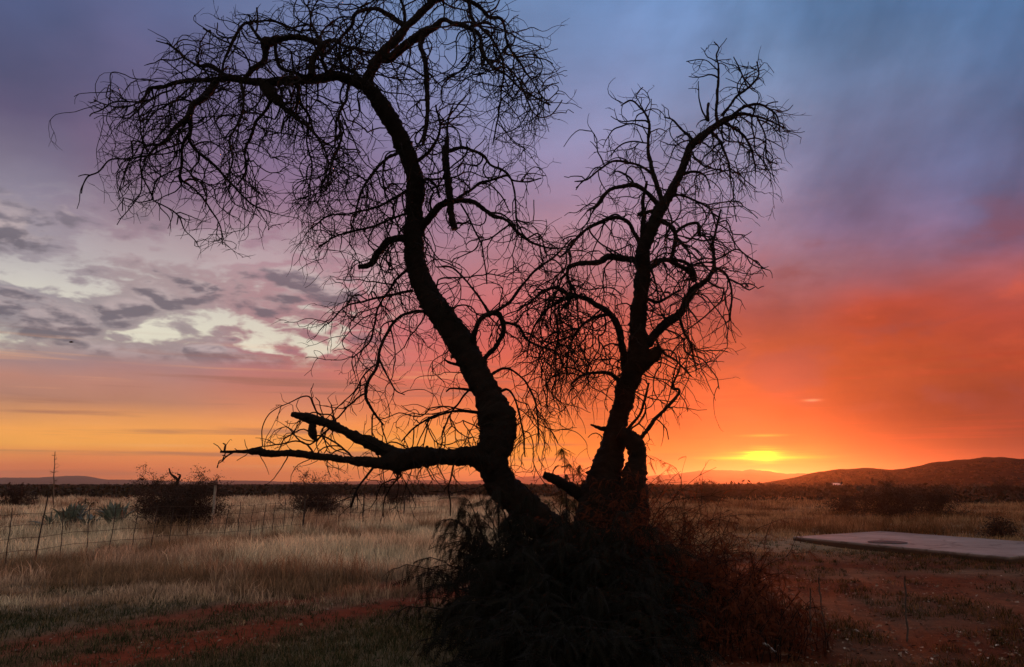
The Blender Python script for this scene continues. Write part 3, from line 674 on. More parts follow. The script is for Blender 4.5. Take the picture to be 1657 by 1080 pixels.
# ------------------------------------------------------------------ mid-distance shrubs
def twig_shrub(name, px, base_py, w_px, top_py, label, seed, leaves, stems=26, vase=False, group=None, mat=None):
    c = on_plane(px, base_py); d = math.hypot(c[0], c[1]); k = d / F
    W = w_px * k / 2 * 1.12; H = (base_py - top_py) * k * 1.22
    g = np.random.default_rng(seed); q = random.Random(seed)
    z0 = float(gh(c[0], c[1]))
    r = empty(name, (c[0], c[1], z0), label, 'shrub', group)
    keepst = rng.getstate(); rng.seed(seed); out = []
    for i in range(stems):
        a = q.uniform(0, 6.283); e = q.uniform(.8, 1.45) if vase else q.uniform(.35, 1.45)
        L = 1 / math.sqrt((math.cos(e) / W) ** 2 + (math.sin(e) / H) ** 2)
        dd = (math.cos(a) * math.cos(e), math.sin(a) * math.cos(e), math.sin(e))
        grow(out, (c[0] + q.gauss(0, W * .12), c[1] + q.gauss(0, W * .12), z0), dd, L * q.uniform(.75, 1.08), .012 + d * .00012, 1, .015, .17, None, .1, 3, .34)
    rng.setstate(keepst)
    for p in out: p[:, 3] = np.maximum(p[:, 3], d * .00022)
    V, Q, T_ = tubes(out, 3, False); link('stem', mesh_np('stem', V, Q, mats=[M_shrubtwig]), r)
    P = np.concatenate([o[1:, :3] for o in out]); P = P[P[:, 2] > z0 + H * .1]
    leaves *= 5; P = P[g.integers(0, len(P), leaves)] + g.normal(0, .09, (leaves, 3))
    lf = np.array([(-.5, 0, 0), (0, -.28, 0), (.5, 0, 0), (0, .28, 0)]), np.array([(0, 1, 2, 3)])
    V, Q = scatter([lf], P, g.uniform(0, 6.28, leaves), g.normal(0, .7, leaves), g.normal(0, .8, leaves), g.uniform(.03, .06, leaves) * (1 + d / 120))
    link('foliage', mesh_np('foliage', V, Q, mats=[mat or M_shrub]), r)
    return r
twig_shrub('thorn_shrub', 292, 860, 118, 782, 'broad dark thorn shrub beside the pale fence pole', 201, 2600, 40)
twig_shrub('thorn_shrub', 246, 838, 60, 770, 'tall thin-topped shrub just left of the broad thorn shrub', 202, 900, 26)
twig_shrub('thorn_shrub', 328, 836, 50, 772, 'wispy shrub behind the pale fence pole', 203, 500, 22)
twig_shrub('thorn_shrub', 515, 841, 66, 765, 'vase-shaped dark shrub standing alone in the grass under the broken low limb', 204, 1900, 40, vase=True)
twig_shrub('thorn_shrub', 1440, 838, 120, 794, 'wide dark thicket behind the concrete slab', 205, 2400, 44)
twig_shrub('thorn_shrub', 1515, 836, 80, 797, 'rounded dark shrub at the right end of the thicket', 206, 1500, 30)
twig_shrub('thorn_shrub', 1368, 832, 80, 802, 'low shrub at the left end of the thicket', 207, 900, 24)
twig_shrub('thorn_shrub', 1622, 810, 62, 788, 'low spreading bush on the far right plain', 208, 900, 24)
twig_shrub('thorn_shrub', 1618, 872, 26, 858, 'small dark tuft of a shrub behind the slab edge', 209, 500, 16)
twig_shrub('thorn_shrub', 640, 822, 74, 790, 'low wide shrub on the plain left of the leaning trunk', 210, 900, 24)
twig_shrub('thorn_shrub', 1150, 815, 90, 786, 'shrub on the plain right below the far hill', 211, 900, 24)
twig_shrub('thorn_shrub', 28, 822, 70, 796, 'dark shrub at the left edge beyond the fence', 212, 900, 24)

twig_shrub('thorn_shrub', 268, 850, 84, 794, 'dense rounded dark shrub between the agaves and the broad thorn shrub', 213, 2400, 40)

# far scrub: one dark mass of bushland
def far_scrub():
    g = np.random.default_rng(301)
    n = 12000
    d = np.exp(g.uniform(math.log(62), math.log(900), n)); az = g.uniform(-.85, .85, n)
    x = d * np.sin(az); y = d * np.cos(az)
    keep = (fbm(x, y, 1 / 35., 70) + g.normal(0, .08, n) > np.where(d < 110,   .45, .33)) & ~((x > 8) & (d < 75))
    d, x, y = d[keep], x[keep], y[keep]; n = len(d)
    z = gh(x, y)
    # shrubs on the near hill
    m = 1300; ii = g.integers(0, HX.shape[0], m); jj = g.integers(2, 19, m)
    x = np.r_[x, HX[ii, jj]]; y = np.r_[y, HY[ii, jj]]; z = np.r_[z, np.maximum(HZ[ii, jj], 0)]; d = np.hypot(x, y); n = len(x)
    hh_ = np.where(d > 330, .55, 1.0); h = hh_ * g.uniform(.4, 1.1, n) * np.where(g.random(n) < .06, 1.5, 1.0) * np.clip(d / 110, .6, 1.15); w = h * g.uniform(1.0, 2.2, n)
    per = 34
    u = g.normal(0, 1, (n, per, 3)); u /= np.linalg.norm(u, axis=2, keepdims=True); u[..., 2] = np.abs(u[..., 2])
    rr = g.random((n, per, 1)) ** .4
    P = u * rr * np.stack([w, w, h], -1)[:, None] * (1 + .25 * g.normal(0, 1, (n, per, 1))) + np.stack([x, y, z], -1)[:, None]
    P = P.reshape(-1, 3); N = len(P)
    sc = np.repeat(.10 * w + .0016 * d, per) * g.uniform(.6, 1.3, N)
    lf = np.array([(-.8, -.1, 0), (.1, -.55, .1), (.8, .1, 0), (-.1, .55, .1)]), np.array([(0, 1, 2, 3)])
    V, Q = scatter([lf], P, g.uniform(0, 6.28, N), g.normal(0, .9, N), g.normal(0, .9, N), sc)
    o = link('scrubland', mesh_np('scrubland', V, Q, mats=[M_scrub]))
    tag(o, 'belt of dark low bushland stretching across the far plain', 'scrub', kind='stuff')
far_scrub()

# ------------------------------------------------------------------ grass
def blades(x, y, h, w, lean, tint, seed):
    g = np.random.default_rng(seed); n = len(x)
    z = gh(x, y) - .01
    a = g.uniform(0, 6.283, n); f = g.uniform(0, 6.283, n)
    dx, dy = np.cos(a) * lean * h, np.sin(a) * lean * h
    wx, wy = np.cos(f) * w * .5, np.sin(f) * w * .5
    V = np.empty((n, 5, 3))
    V[:, 0] = np.stack([x - wx, y - wy, z], -1); V[:, 1] = np.stack([x + wx, y + wy, z], -1)
    V[:, 2] = np.stack([x + dx * .35 + wx * .8, y + dy * .35 + wy * .8, z + h * .6], -1)
    V[:, 3] = np.stack([x + dx * .35 - wx * .8, y + dy * .35 - wy * .8, z + h * .6], -1)
    V[:, 4] = np.stack([x + dx, y + dy, z + h * (1 - .25 * lean)], -1)
    i = np.arange(n)[:, None] * 5
    Q = i + np.array([[0, 1, 2, 3]]); T_ = i + np.array([[3, 2, 4]])
    C = np.repeat(tint[:, None], 5, 1)
    return V.reshape(-1, 3), Q, T_, C.reshape(-1, 3)

SLAB = None
def slab_corners():
    a = np.array(on_plane(1283, 868.5, .14)); b_ = np.array(on_plane(1425, 859.5, .14)); d = np.array(on_plane(1632, 901.5, .14))
    return a, b_, b_ + d - a, d
SLAB = slab_corners()
def in_slab(x, y, pad=0.0):
    a, b_, c, d = SLAB
    u = b_ - a; v = d - a; det = u[0] * v[1] - u[1] * v[0]
    px, py = x - a[0], y - a[1]
    s = (px * v[1] - py * v[0]) / det; t = (u[0] * py - u[1] * px) / det
    pu = pad / np.linalg.norm(u); pv = pad / np.linalg.norm(v)
    return (s > -pu) & (s < 1 + pu) & (t > -pv) & (t < 1 + pv)

def dry_grass():
    g = np.random.default_rng(401)
    n = 90000
    d = np.exp(g.uniform(math.log(8.5), math.log(95), n)); az = g.uniform(-.74, .74, n)
    x = d * np.sin(az); y = d * np.cos(az)
    t, ya, gr = zones(x, y)
    left = sstep(9.6, 12.6, y + (fbm(x, y, .35, 40) - .5) * 4) * sstep(1.5, -.3, x - np.maximum(0, y - 17) * .5)
    right = sstep(17, 20, y + (fbm(x, y, .4, 30) - .5) * 3) * sstep(.5, 3, x)
    den = np.clip(np.maximum(left, right * .9), 0, 1)
    sparse = np.where(x > 0, .02, .12) * (y < 14)
    patch = fbm(x, y, .33, 61); fine = fbm(x, y, .9, 66)
    den = np.maximum(den * (.5 + .9 * fine), sparse) * (1 - .9 * t)
    front = in_slab(x, y + 2.2, 2.0) & ~in_slab(x, y, .1); den = np.where(front & (y < 27), den * .4, den)
    k = (g.random(n) < den) & ~in_slab(x, y, .1)
    x, y, d, patch, fine, den, gr = (v[k] for v in (x, y, d, patch, fine, den, gr)); n = len(x)
    per = 10
    X = np.repeat(x, per) + g.normal(0, .05, n * per) * (1 + np.repeat(d, per) * .04); Y = np.repeat(y, per) + g.normal(0, .05, n * per) * (1 + np.repeat(d, per) * .04)
    dd = np.repeat(d, per); hh = .84 * (.16 + .42 * np.clip((fbm(x, y, .3, 75) - .25) * 1.6, 0, 1)) * np.where(y < 13, .45, 1) * np.where(x > 3, .75, 1) * np.clip(.3 + 1.1 * den, 0, 1) * np.where((x > 3) & (y < 26), .38, 1)
    H = np.repeat(hh, per) * g.uniform(.45, 1.15, n * per)
    W = (.0036 + .00034 * dd) * g.uniform(.7, 1.4, n * per)
    straw = np.array([.66, .55, .38]); pink = np.array([.50, .35, .24]); brown = np.array([.25, .155, .09]); olive = np.array([.17, .16, .08])
    a = sstep(.40, .56, patch)[:, None]; b2 = sstep(.42, .62, fine)[:, None]
    col = straw * a + (brown * (1 - b2) + pink * b2) * (1 - a)
    col = col * (1 - .6 * gr[:, None]) + olive * (.6 * gr[:, None])
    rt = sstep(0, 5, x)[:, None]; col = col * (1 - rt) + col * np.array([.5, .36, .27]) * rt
    tuft = np.exp(g.normal(0, .5, n)); H *= np.repeat(np.clip(tuft, .4, 2.0), per)
    col = col * np.clip(.42 + .55 * tuft, .3, 1.45)[:, None]
    col = np.repeat(col, per, 0) * g.uniform(.5, 1.3, (n * per, 1))
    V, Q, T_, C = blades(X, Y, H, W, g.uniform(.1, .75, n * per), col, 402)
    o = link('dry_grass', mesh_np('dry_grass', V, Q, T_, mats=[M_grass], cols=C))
    tag(o, 'pale dry grass covering the field', 'grass', kind='stuff')
dry_grass()

def green_grass():
    g = np.random.default_rng(411)
    n = 42000
    d = np.exp(g.uniform(math.log(6.6), math.log(24), n)); az = g.uniform(-.76, .76, n)
    x = d * np.sin(az); y = d * np.cos(az)
    t, ya, gr = zones(x, y)
    den = np.maximum(gr * 1.1, .42 * (fbm(x, y, 1.2, 88) > .47)) * (1 - .85 * t) * np.where(y > 14, (x > 5), 1)
    k = (g.random(n) < den) & ~in_slab(x, y, .05)
    x, y, d, ya = x[k], y[k], d[k], ya[k]; n = len(x); per = 9
    X = np.repeat(x, per) + g.normal(0, .045, n * per); Y = np.repeat(y, per) + g.normal(0, .045, n * per)
    H = g.uniform(.025, .11, n * per); W = (.0032 + .0003 * np.repeat(d, per)) * g.uniform(.7, 1.4, n * per)
    mix = np.repeat(g.random(n), per)[:, None]
    col = (np.array([.04, .05, .022]) * (mix < .6) + np.array([.15, .11, .06]) * (mix >= .6)) * g.uniform(.5, 1.4, (n * per, 1))
    yr = np.repeat(ya, per)[:, None]; col = col * (1 - yr) + col * np.array([1.0, .62, .45]) * yr
    V, Q, T_, C = blades(X, Y, H, W, g.uniform(.2, 1.0, n * per), col, 412)
    o = link('green_grass', mesh_np('green_grass', V, Q, T_, mats=[M_grass], cols=C))
    tag(o, 'short dark green grass along the red dirt track', 'grass', kind='stuff')
green_grass()

def litter():
    g = np.random.default_rng(421)
    n = 42000
    d = np.exp(g.uniform(math.log(6.6), math.log(22), n)); az = g.uniform(-.74, .74, n)
    x = d * np.sin(az); y = d * np.cos(az)
    t, ya, gr = zones(x, y)
    k = (g.random(n) < np.clip(ya * .9 + t * .5 + .05, 0, 1) * np.clip(fbm(x, y, .9, 95) * 1.7 - .2, .1, 1)) & ~in_slab(x, y, .05)
    x, y, d = x[k], y[k], d[k]; n = len(x)
    lf = np.array([(-.5, -.1, 0), (.05, -.32, .12), (.5, .1, 0), (-.05, .32, .1)]), np.array([(0, 1, 2, 3)])
    P = np.stack([x, y, gh(x, y) + .012], -1)
    sc = g.gamma(2.0, .011, n) + .012
    V, Q = scatter([lf], P, g.uniform(0, 6.28, n), g.normal(0, .25, n), g.normal(0, .3, n), sc)
    u = g.random((n, 1))
    col = np.where(u < .45, np.array([.10, .055, .035]), np.where(u < .8, np.array([.19, .11, .075]), np.where(u < .955, np.array([.26, .18, .13]), np.array([.45, .37, .31]))))
    C = np.repeat(col * g.uniform(.6, 1.2, (n, 1)), 4, 0)
    o = link('leaf_litter', mesh_np('leaf_litter', V, Q, mats=[M_litter], cols=C))
    tag(o, 'fallen leaves and small stones strewn over the red earth', 'litter', kind='stuff')
litter()

# ------------------------------------------------------------------ concrete slab
def slab():
    a, b_, c, d = SLAB
    import bmesh
    r = empty('concrete_slab', (float(a[0]), float(a[1]), 0), 'flat pale concrete slab set in the grass below the hill', 'slab')
    bm = bmesh.new()
    top = [bm.verts.new((p[0], p[1], .14)) for p in (a, d, c, b_)]
    bot = [bm.verts.new((p[0], p[1], -.15)) for p in (a, d, c, b_)]
    bm.faces.new(top); bm.faces.new(bot[::-1])
    for i in range(4): bm.faces.new((top[i], bot[i], bot[(i + 1) % 4], top[(i + 1) % 4]))
    bmesh.ops.bevel(bm, geom=[e for e in bm.edges if all(v.co.z > 0 for v in e.verts)], offset=.02, segments=2, affect='EDGES', profile=.5)
    bmesh.ops.recalc_face_normals(bm, faces=bm.faces)
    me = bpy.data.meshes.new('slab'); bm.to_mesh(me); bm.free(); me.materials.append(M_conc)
    link('slab', me, r)
    h = np.array(on_plane(1436, 878, .145))
    th = np.linspace(0, 2 * math.pi, 36, endpoint=False)
    R = .46; V = []; Q = []
    prof = [(R, .0), (R, .012), (R - .03, .02), (R - .05, .012), (.12, .012), (.10, .024), (0.001, .024)]
    for rr, zz in prof:
        for t in th: V.append((h[0] + rr * math.cos(t), h[1] + rr * math.sin(t), .141 + zz))
    for i in range(len(prof) - 1):
        for j in range(36): Q.append((i * 36 + j, i * 36 + (j + 1) % 36, (i + 1) * 36 + (j + 1) % 36, (i + 1) * 36 + j))
    link('hatch_cover', mesh_np('hatch_cover', V, Q, mats=[M_hatch]), r)
slab()

# ------------------------------------------------------------------ fence
def rod(top, base, r, n=8, wob=.006, sides=6, seed=0, flare=1.15):
    q = random.Random(seed); P = []
    for i in range(n):
        t = i / (n - 1)
        P.append((base[0] + (top[0] - base[0]) * t + q.gauss(0, wob), base[1] + (top[1] - base[1]) * t + q.gauss(0, wob), base[2] + (top[2] - base[2]) * t, r * (flare - (flare - .9) * t)))
    return np.array(P)

def fence():
    p1 = np.array(on_plane(15, 917)); p2 = np.array(on_plane(586, 851)); u = (p2 - p1) / np.linalg.norm(p2 - p1)
    r = empty('wire_fence', tuple(p1), 'old wire fence of thin droppers running away through the dry grass on the left', 'fence')
    def pos(px):       # where the fence line crosses that bearing
        a = (px - CX) / F / (CP + .25 * SP)
        den = u[0] - a * u[1]; s = (a * p1[1] - p1[0]) / den
        return p1 + u * s
    items = [(-60, 'd'), (15, 'd'), (62, 'p'), (101, 'd'), (143, 'd'), (180, 'd'), (216, 'd'), (247, 'd'), (275, 'd'), (303, 'd'), (363, 'd'), (385, 'd'), (404, 'd'), (424, 'd'), (440, 'd'), (458, 'd'), (471, 'd'), (490, 'p'),
             (512, 'd'), (530, 'd'), (547, 'd'), (566, 'd'), (586, 'p'), (606, 'd'), (628, 'd'), (652, 'p')]
    q = random.Random(5)
    for i, (px, k) in enumerate(items):
        b_ = pos(px); z = float(gh(b_[0], b_[1])); lean = q.gauss(.08, .05)
        if k == 'd': rr = .007 + .00016 * b_[1]; h = q.uniform(1.02, 1.16)
        else: rr = .015 if px < 100 else .03; h = 1.5 if px < 100 else 1.2
        if px < 100 and k == 'p': lean = .16
        P = rod((b_[0] + lean * h * .6, b_[1], z + h), (b_[0] - lean * .2, b_[1], z - .1), rr, seed=i)
        V, Q, T_ = tubes([P], 6)
        link('post' if k == 'p' else 'dropper', mesh_np('post', V, Q, T_, mats=[M_post]), r)
    for h in (.3, .55, .8, 1.02):
        P = []
        for s in np.linspace(-3, 24, 60):
            c = p1 + u * s; P.append((c[0], c[1], float(gh(c[0], c[1])) + h - .02 * math.sin(s * 2.1) ** 2, .0028 + .00008 * c[1]))
        V, Q, T_ = tubes([np.array(P)], 4)
        link('wire', mesh_np('wire', V, Q, T_, mats=[M_wire]), r)
fence()

def single_rod(name, top_px, base_px, r, mat, label, cat, group=None, seed=1):
    b_ = on_plane(*base_px); t = at(top_px[0], top_px[1], b_[1])
    z = float(gh(b_[0], b_[1])); b_ = (b_[0], b_[1], z)
    P = rod(t, (b_[0], b_[1], z - .08), r, 12, .006, 7, seed)
    V, Q, T_ = tubes([P], 7)
    for i in range(len(V)): V[i] += np.array(mnoise.noise_vector(Vector(V[i]) * 9)) * r * .25
    V = V - np.array(b_)
    o = bpy.data.objects.new(name, mesh_np(name, V, Q, T_, mats=[mat])); COL.objects.link(o); o.location = b_
    return tag(o, label, cat, group)
single_rod('fence_pole', (349, 786), (342, 860), .05, M_pale, 'pale bleached pole standing at the right side of the broad thorn shrub', 'pole', seed=3)
single_rod('stake', (1464, 932), (1467, 1037), .0085, M_post, 'straight thin rusty stake standing alone in the litter right of the others', 'stake', 'thin stakes in the red earth', 4)
single_rod('stake', (1324, 935), (1338, 1042), .0075, M_post, 'thin stake leaning left, between the bush and the straight stake', 'stake', 'thin stakes in the red earth', 5)
single_rod('stake', (1310, 952), (1313, 1058), .0075, M_post, 'thin stake nearest the bush edge', 'stake', 'thin stakes in the red earth', 6)

# ------------------------------------------------------------------ agaves
def agave(px, py, top_py, n, label, seed, spread=1.0):
    c = on_plane(px, py); z = float(gh(c[0], c[1])); k = math.hypot(c[0], c[1]) / F; H = (py - top_py) * k
    g = random.Random(seed); VV = []; QQ = []
    for i in range(n):
        yaw = g.uniform(0, 6.28); el = g.uniform(1.0, 1.54) if (spread == 1 or i % 3) else g.uniform(.5, 1.2); L = H * g.uniform(.75, 1.1) / max(.55, math.sin(el)) * .95; w = L * .085 + .02
        kk = len(VV); m = 8; curl = g.uniform(-.15, .35)
        for s in range(m):
            t = s / (m - 1); wd = w * (1.0 + .5 * t - 1.5 * t ** 2.2) * (1 if t < .99 else .05) + .002
            e = el - curl * t * t
            rx = .06 + L * t * math.cos(e); rz = L * t * math.sin(e)
            cx, sx = math.cos(yaw), math.sin(yaw)
            for o_, dz in ((-wd, .35 * wd), (0, 0), (wd, .35 * wd), (0, -.28 * wd)):
                VV.append((rx * cx - o_ * sx, rx * sx + o_ * cx, rz + dz))
        for s in range(m - 1):
            for j in range(4):
                QQ.append((kk + s * 4 + j, kk + s * 4 + (j + 1) % 4, kk + s * 4 + 4 + (j + 1) % 4, kk + s * 4 + 4 + j))
    o = bpy.data.objects.new('agave', mesh_np('agave', VV, QQ, mats=[M_agave], smooth=True)); COL.objects.link(o); o.location = (c[0], c[1], z)
    tag(o, label, 'agave', 'agaves behind the fence')
agave(112, 858, 818, 44, 'largest upright agave clump, blue-green blades beside the leaning post', 501)
agave(88, 860, 832, 18, 'smaller agave hugging the left side of the largest clump', 502, .7)
agave(62, 861, 845, 14, 'low dark agave at the left end of the row', 503, .7)
agave(146, 859, 830, 16, 'middling agave between the two tall clumps', 504, .7)
agave(186, 858, 816, 38, 'tall agave clump at the right end of the row', 505)
agave(165, 860, 846, 12, 'short sprawling agave beside the right hand clump', 506, .7)

def stalk():
    b_ = on_plane(86, 832); top = at(89, 731, b_[1]); z = float(gh(b_[0], b_[1]))
    r = empty('dead_agave_stalk', (b_[0], b_[1], z), 'tall thin dead flower stalk with side twigs against the orange sky', 'stalk')
    P = rod(top, (b_[0], b_[1], z - .1), .03, 16, .012, 6, 9, 1.4); P[:, 3] = np.linspace(.05, .018, 16)
    V, Q, T_ = tubes([P], 6); link('stem', mesh_np('stem', V, Q, T_, mats=[M_dead]), r)
    q = random.Random(8); out = []
    st = rng.getstate(); rng.seed(77)
    for i in range(22):
        t = q.uniform(.45, .99); i0 = int(t * 15); p = P[i0, :3]; a = q.uniform(0, 6.28)
        grow(out, tuple(p), (math.cos(a), math.sin(a), .35), q.uniform(.15, .55) * (1.25 - t), .012, 1, -.04, .12, None, .06, 2, .4)
    rng.setstate(st)
    V, Q, T_ = tubes(out, 3, False); link('crown', mesh_np('crown', V, Q, mats=[M_dead]), r)
stalk()

# small dead tree poking out behind the broad shrub
def dead_sapling():
    b_ = on_plane(279, 826); z = float(gh(b_[0], b_[1])); Y = b_[1]
    r = empty('dead_sapling', (b_[0], b_[1], z), 'small dead forked sapling poking above the thorn shrubs', 'sapling')
    def ln(*p):
        c = catmull([(*q, w) for *q, w in p], 2.0); return np.array([(*at(a_, b2, Y), w * .5 * Y / F) for a_, b2, w in c])
    polys = [ln((279, 826, 5), (283, 800, 5), (286, 782, 5), (284, 774, 4), (275, 767, 3), (272, 758, 2)), ln((286, 780, 4), (291, 774, 4), (293, 769, 3), (289, 768, 2)), ln((284, 775, 3), (281, 771, 3), (280, 768, 2))]
    for p in polys: p[:, 1] += np.linspace(0, .3, len(p)) * rng.uniform(-1, 1)
    V, Q, T_ = tubes(polys, 5); link('trunk', mesh_np('trunk', V, Q, T_, mats=[M_twig]), r)
dead_sapling()

# ------------------------------------------------------------------ far shed, bird, scrap
def shed():
    c = at(1353, 794, 260); x, y = c[0], c[1]; z = float(gh(x, y))
    r = empty('shed', (x, y, z), 'tiny far shed with a pale flat roof at the foot of the hill', 'shed')
    import bmesh
    def box(x0, x1, y0, y1, z0, z1, tilt=0):
        bm = bmesh.new(); v = [bm.verts.new((x + a_, y + b2, z + cc + (tilt * (b2 - y0) if cc == z1 or tilt and cc == z0 else 0))) for cc in (z0, z1) for a_, b2 in ((x0, y0), (x1, y0), (x1, y1), (x0, y1))]
        for f in ((3, 2, 1, 0), (4, 5, 6, 7), (0, 1, 5, 4), (1, 2, 6, 5), (2, 3, 7, 6), (3, 0, 4, 7)): bm.faces.new([v[i] for i in f])
        me = bpy.data.meshes.new('box'); bm.to_mesh(me); bm.free(); return me
    m1 = box(-1.8, 1.8, 0, 3, -.3, 1.05); m1.materials.append(M_wall); link('wall', m1, r)
    m2 = box(-2.1, 2.1, -.3, 3.3, 1.07, 1.17, .14); m2.materials.append(M_roof); link('roof', m2, r)
shed()

def bird():
    c = Vector(at(115, 554, 60))
    prof = [(-.17, .004), (-.12, .02), (-.06, .045), (0, .055), (.06, .048), (.10, .032), (.125, .036), (.15, .026), (.175, .008), (.20, .002)]
    P = np.array([(x, 0, .01 * math.sin(x * 8), rr) for x, rr in prof]); V, Q, T_ = tubes([P], 10)
    V = list(map(tuple, V)); Q = list(map(tuple, Q)); T_ = list(map(tuple, T_))
    for s in (-1, 1):
        k = len(V)
        W = [(0, .05, .09, -.05), (.10, .07, .10, -.04), (.22, .055, .06, -.06), (.34, .01, -.01, -.07)]
        for i, (yy, zz, xf, xb) in enumerate(W):
            V += [(xf, s * (.02 + yy), zz + .012), (xb, s * (.02 + yy), zz), ((xf + xb) / 2, s * (.02 + yy), zz + .02)]
        for i in range(3):
            a_ = k + 3 * i; Q += [(a_, a_ + 2, a_ + 5, a_ + 3), (a_ + 2, a_ + 1, a_ + 4, a_ + 5), (a_ + 1, a_, a_ + 3, a_ + 4)]
    k = len(V); V += [(-.12, -.012, .0), (-.12, .012, .0), (-.25, .04, .005), (-.25, -.04, .005)]; Q.append((k, k + 1, k + 2, k + 3))
    o = bpy.data.objects.new('bird', mesh_np('bird', V, Q, T_, mats=[M_bird], smooth=True)); COL.objects.link(o)
    o.location = c; o.rotation_euler = (.15, 0, .35)
    tag(o, 'small dark bird flying before the bright cloud gap', 'bird')
bird()

def scrap():
    c = on_plane(1246, 1060); q = random.Random(12); V = []; n, m_ = 7, 5
    for i in range(n):
        for j in range(m_):
            u, v = i / (n - 1) - .5, j / (m_ - 1) - .5
            V.append((u * .15, v * .05 * (1 - 1.1 * abs(u)) + q.gauss(0, .004), .055 - .10 * u + .012 * math.sin(u * 9 + v * 6) + q.gauss(0, .005)))
    Q = [(i * m_ + j, i * m_ + j + 1, (i + 1) * m_ + j + 1, (i + 1) * m_ + j) for i in range(n - 1) for j in range(m_ - 1)]
    o = bpy.data.objects.new('plastic_scrap', mesh_np('plastic_scrap', V, Q, mats=[M_scrap])); COL.objects.link(o)
    o.location = (c[0], c[1], float(gh(c[0], c[1])) + .02); o.rotation_euler = (0, 0, .3)
    sol = o.modifiers.new('thick', 'SOLIDIFY'); sol.thickness = .003
    tag(o, 'crumpled white scrap lying by the low bush at the bottom edge', 'litter scrap')
scrap()

# ------------------------------------------------------------------ sky
LEFTUP = {200: 1.12, 300: 1.06, 610: 1.0, 650: 1.04, 690: 1.08, 720: 1.1, 745: 1.14, 770: 1.14, 800: 1.14}
XS = [0, 200, 400, 600, 800, 1000, 1150, 1300, 1450, 1657]
GRID = {
 -60: [(70,86,132),(80,94,142),(92,110,160),(100,128,180),(100,135,190),(95,132,190),(90,130,185),(85,124,175),(78,116,168),(68,106,158)],
 0:   [(74,88,132),(82,94,142),(95,112,162),(108,135,185),(108,140,192),(102,138,192),(95,132,186),(88,124,172),(80,118,168),(70,108,158)],
 100: [(80,84,122),(88,86,128),(108,106,152),(118,128,178),(118,138,188),(115,138,190),(112,140,190),(104,132,174),(92,120,166),(80,112,162)],
 200: [(90,80,112),(102,84,118),(118,100,140),(130,120,165),(130,132,178),(132,138,182),(130,140,182),(124,135,172),(98,112,156),(92,110,156)],
 300: [(134,126,146),(122,96,120),(128,98,132),(142,112,150),(146,122,158),(150,128,165),(150,132,165),(138,128,160),(104,100,142),(100,100,142)],
 380: [(160,148,158),(162,138,150),(160,120,140),(170,122,145),(176,128,148),(180,130,148),(170,124,150),(152,118,142),(116,92,128),(112,94,132)],
 440: [(158,148,154),(172,152,154),(176,138,146),(184,126,140),(192,120,130),(192,118,124),(182,114,125),(160,104,114),(134,84,100),(180,84,84)],
 500: [(150,142,148),(165,155,155),(175,150,150),(190,122,130),(204,108,108),(204,106,98),(180,95,95),(152,80,76),(198,76,50),(190,78,64)],
 550: [(170,160,155),(165,155,152),(155,130,138),(195,110,112),(214,102,92),(214,98,76),(190,90,72),(178,80,60),(204,80,46),(200,80,56)],
 580: [(160,130,132),(158,130,134),(160,120,130),(205,112,104),(220,104,84),(218,98,66),(204,94,62),(204,90,50),(212,90,50),(206,86,52)],
 610: [(190,135,118),(190,135,120),(195,130,120),(212,114,96),(222,104,76),(220,100,62),(206,92,55),(196,84,48),(200,84,48),(204,84,52)],
 650: [(172,126,108),(175,125,105),(200,132,108),(218,120,88),(226,112,70),(222,104,56),(200,84,48),(182,72,40),(178,70,42),(192,76,50)],
 690: [(238,160,82),(238,158,80),(236,152,82),(238,142,72),(236,130,62),(230,116,52),(212,90,40),(208,76,30),(186,70,42),(196,78,56)],
 720: [(242,160,74),(242,160,72),(240,150,70),(250,150,56),(248,146,50),(238,130,44),(232,110,38),(226,98,26),(204,80,44),(202,82,62)],
 745: [(206,118,72),(210,120,72),(226,126,68),(244,142,60),(248,146,56),(246,136,44),(250,130,30),(242,110,30),(226,92,46),(212,88,66)],
 770: [(236,118,66),(238,118,62),(240,122,62),(240,128,62),(240,126,60),(236,116,50),(240,106,38),(232,92,36),(216,84,46),(204,82,62)],
 800: [(236,118,66),(238,118,62),(240,122,62),(240,128,62),(240,126,60),(236,116,50),(240,106,38),(232,92,36),(216,84,46),(204,82,62)]}
LOW = {500: .9, 550: .84, 580: .8, 610: .77, 650: .74, 690: .64, 720: .62, 745: .66, 770: .6, 800: .6}
for r_, k_ in LOW.items():
    GRID[r_] = [tuple(min(255, v * (1 - (1 - k_) * min(1, max(0, (x_ - 900) / 300)))) for v in c_) for x_, c_ in zip(XS, GRID[r_])]
ROWS = sorted(GRID)
for r_, k_ in LEFTUP.items():
    GRID[r_] = [tuple(min(255, v * (1 + (k_ - 1) * min(1, max(0, ((1150 if r_ > 400 else 500) - x_) / 200)))) for v in c_) for x_, c_ in zip(XS, GRID[r_])]
for r_ in (-60, 0, 100, 200, 300, 380, 440):
    GRID[r_] = [tuple(v + (sum(c_) / 3 - v) * .16 for v in c_) for c_ in GRID[r_]]
GA = np.array([[lin(c) for c in GRID[r]] for r in ROWS])
def grid_col(px, py):
    px = min(max(px, 0), 1657); py = min(max(py, ROWS[0]), ROWS[-1])
    i = min(len(ROWS) - 2, max(0, np.searchsorted(ROWS, py) - 1)); j = min(len(XS) - 2, max(0, np.searchsorted(XS, px) - 1))
    v = (py - ROWS[i]) / (ROWS[i + 1] - ROWS[i]); u = (px - XS[j]) / (XS[j + 1] - XS[j])
    return (GA[i, j] * (1 - u) + GA[i, j + 1] * u) * (1 - v) + (GA[i + 1, j] * (1 - u) + GA[i + 1, j + 1] * u) * v
def azel(px, py):
    d = ray(px, py); return math.degrees(math.atan2(d[0], d[1])), math.degrees(math.atan2(d[2], math.hypot(d[0], d[1])))

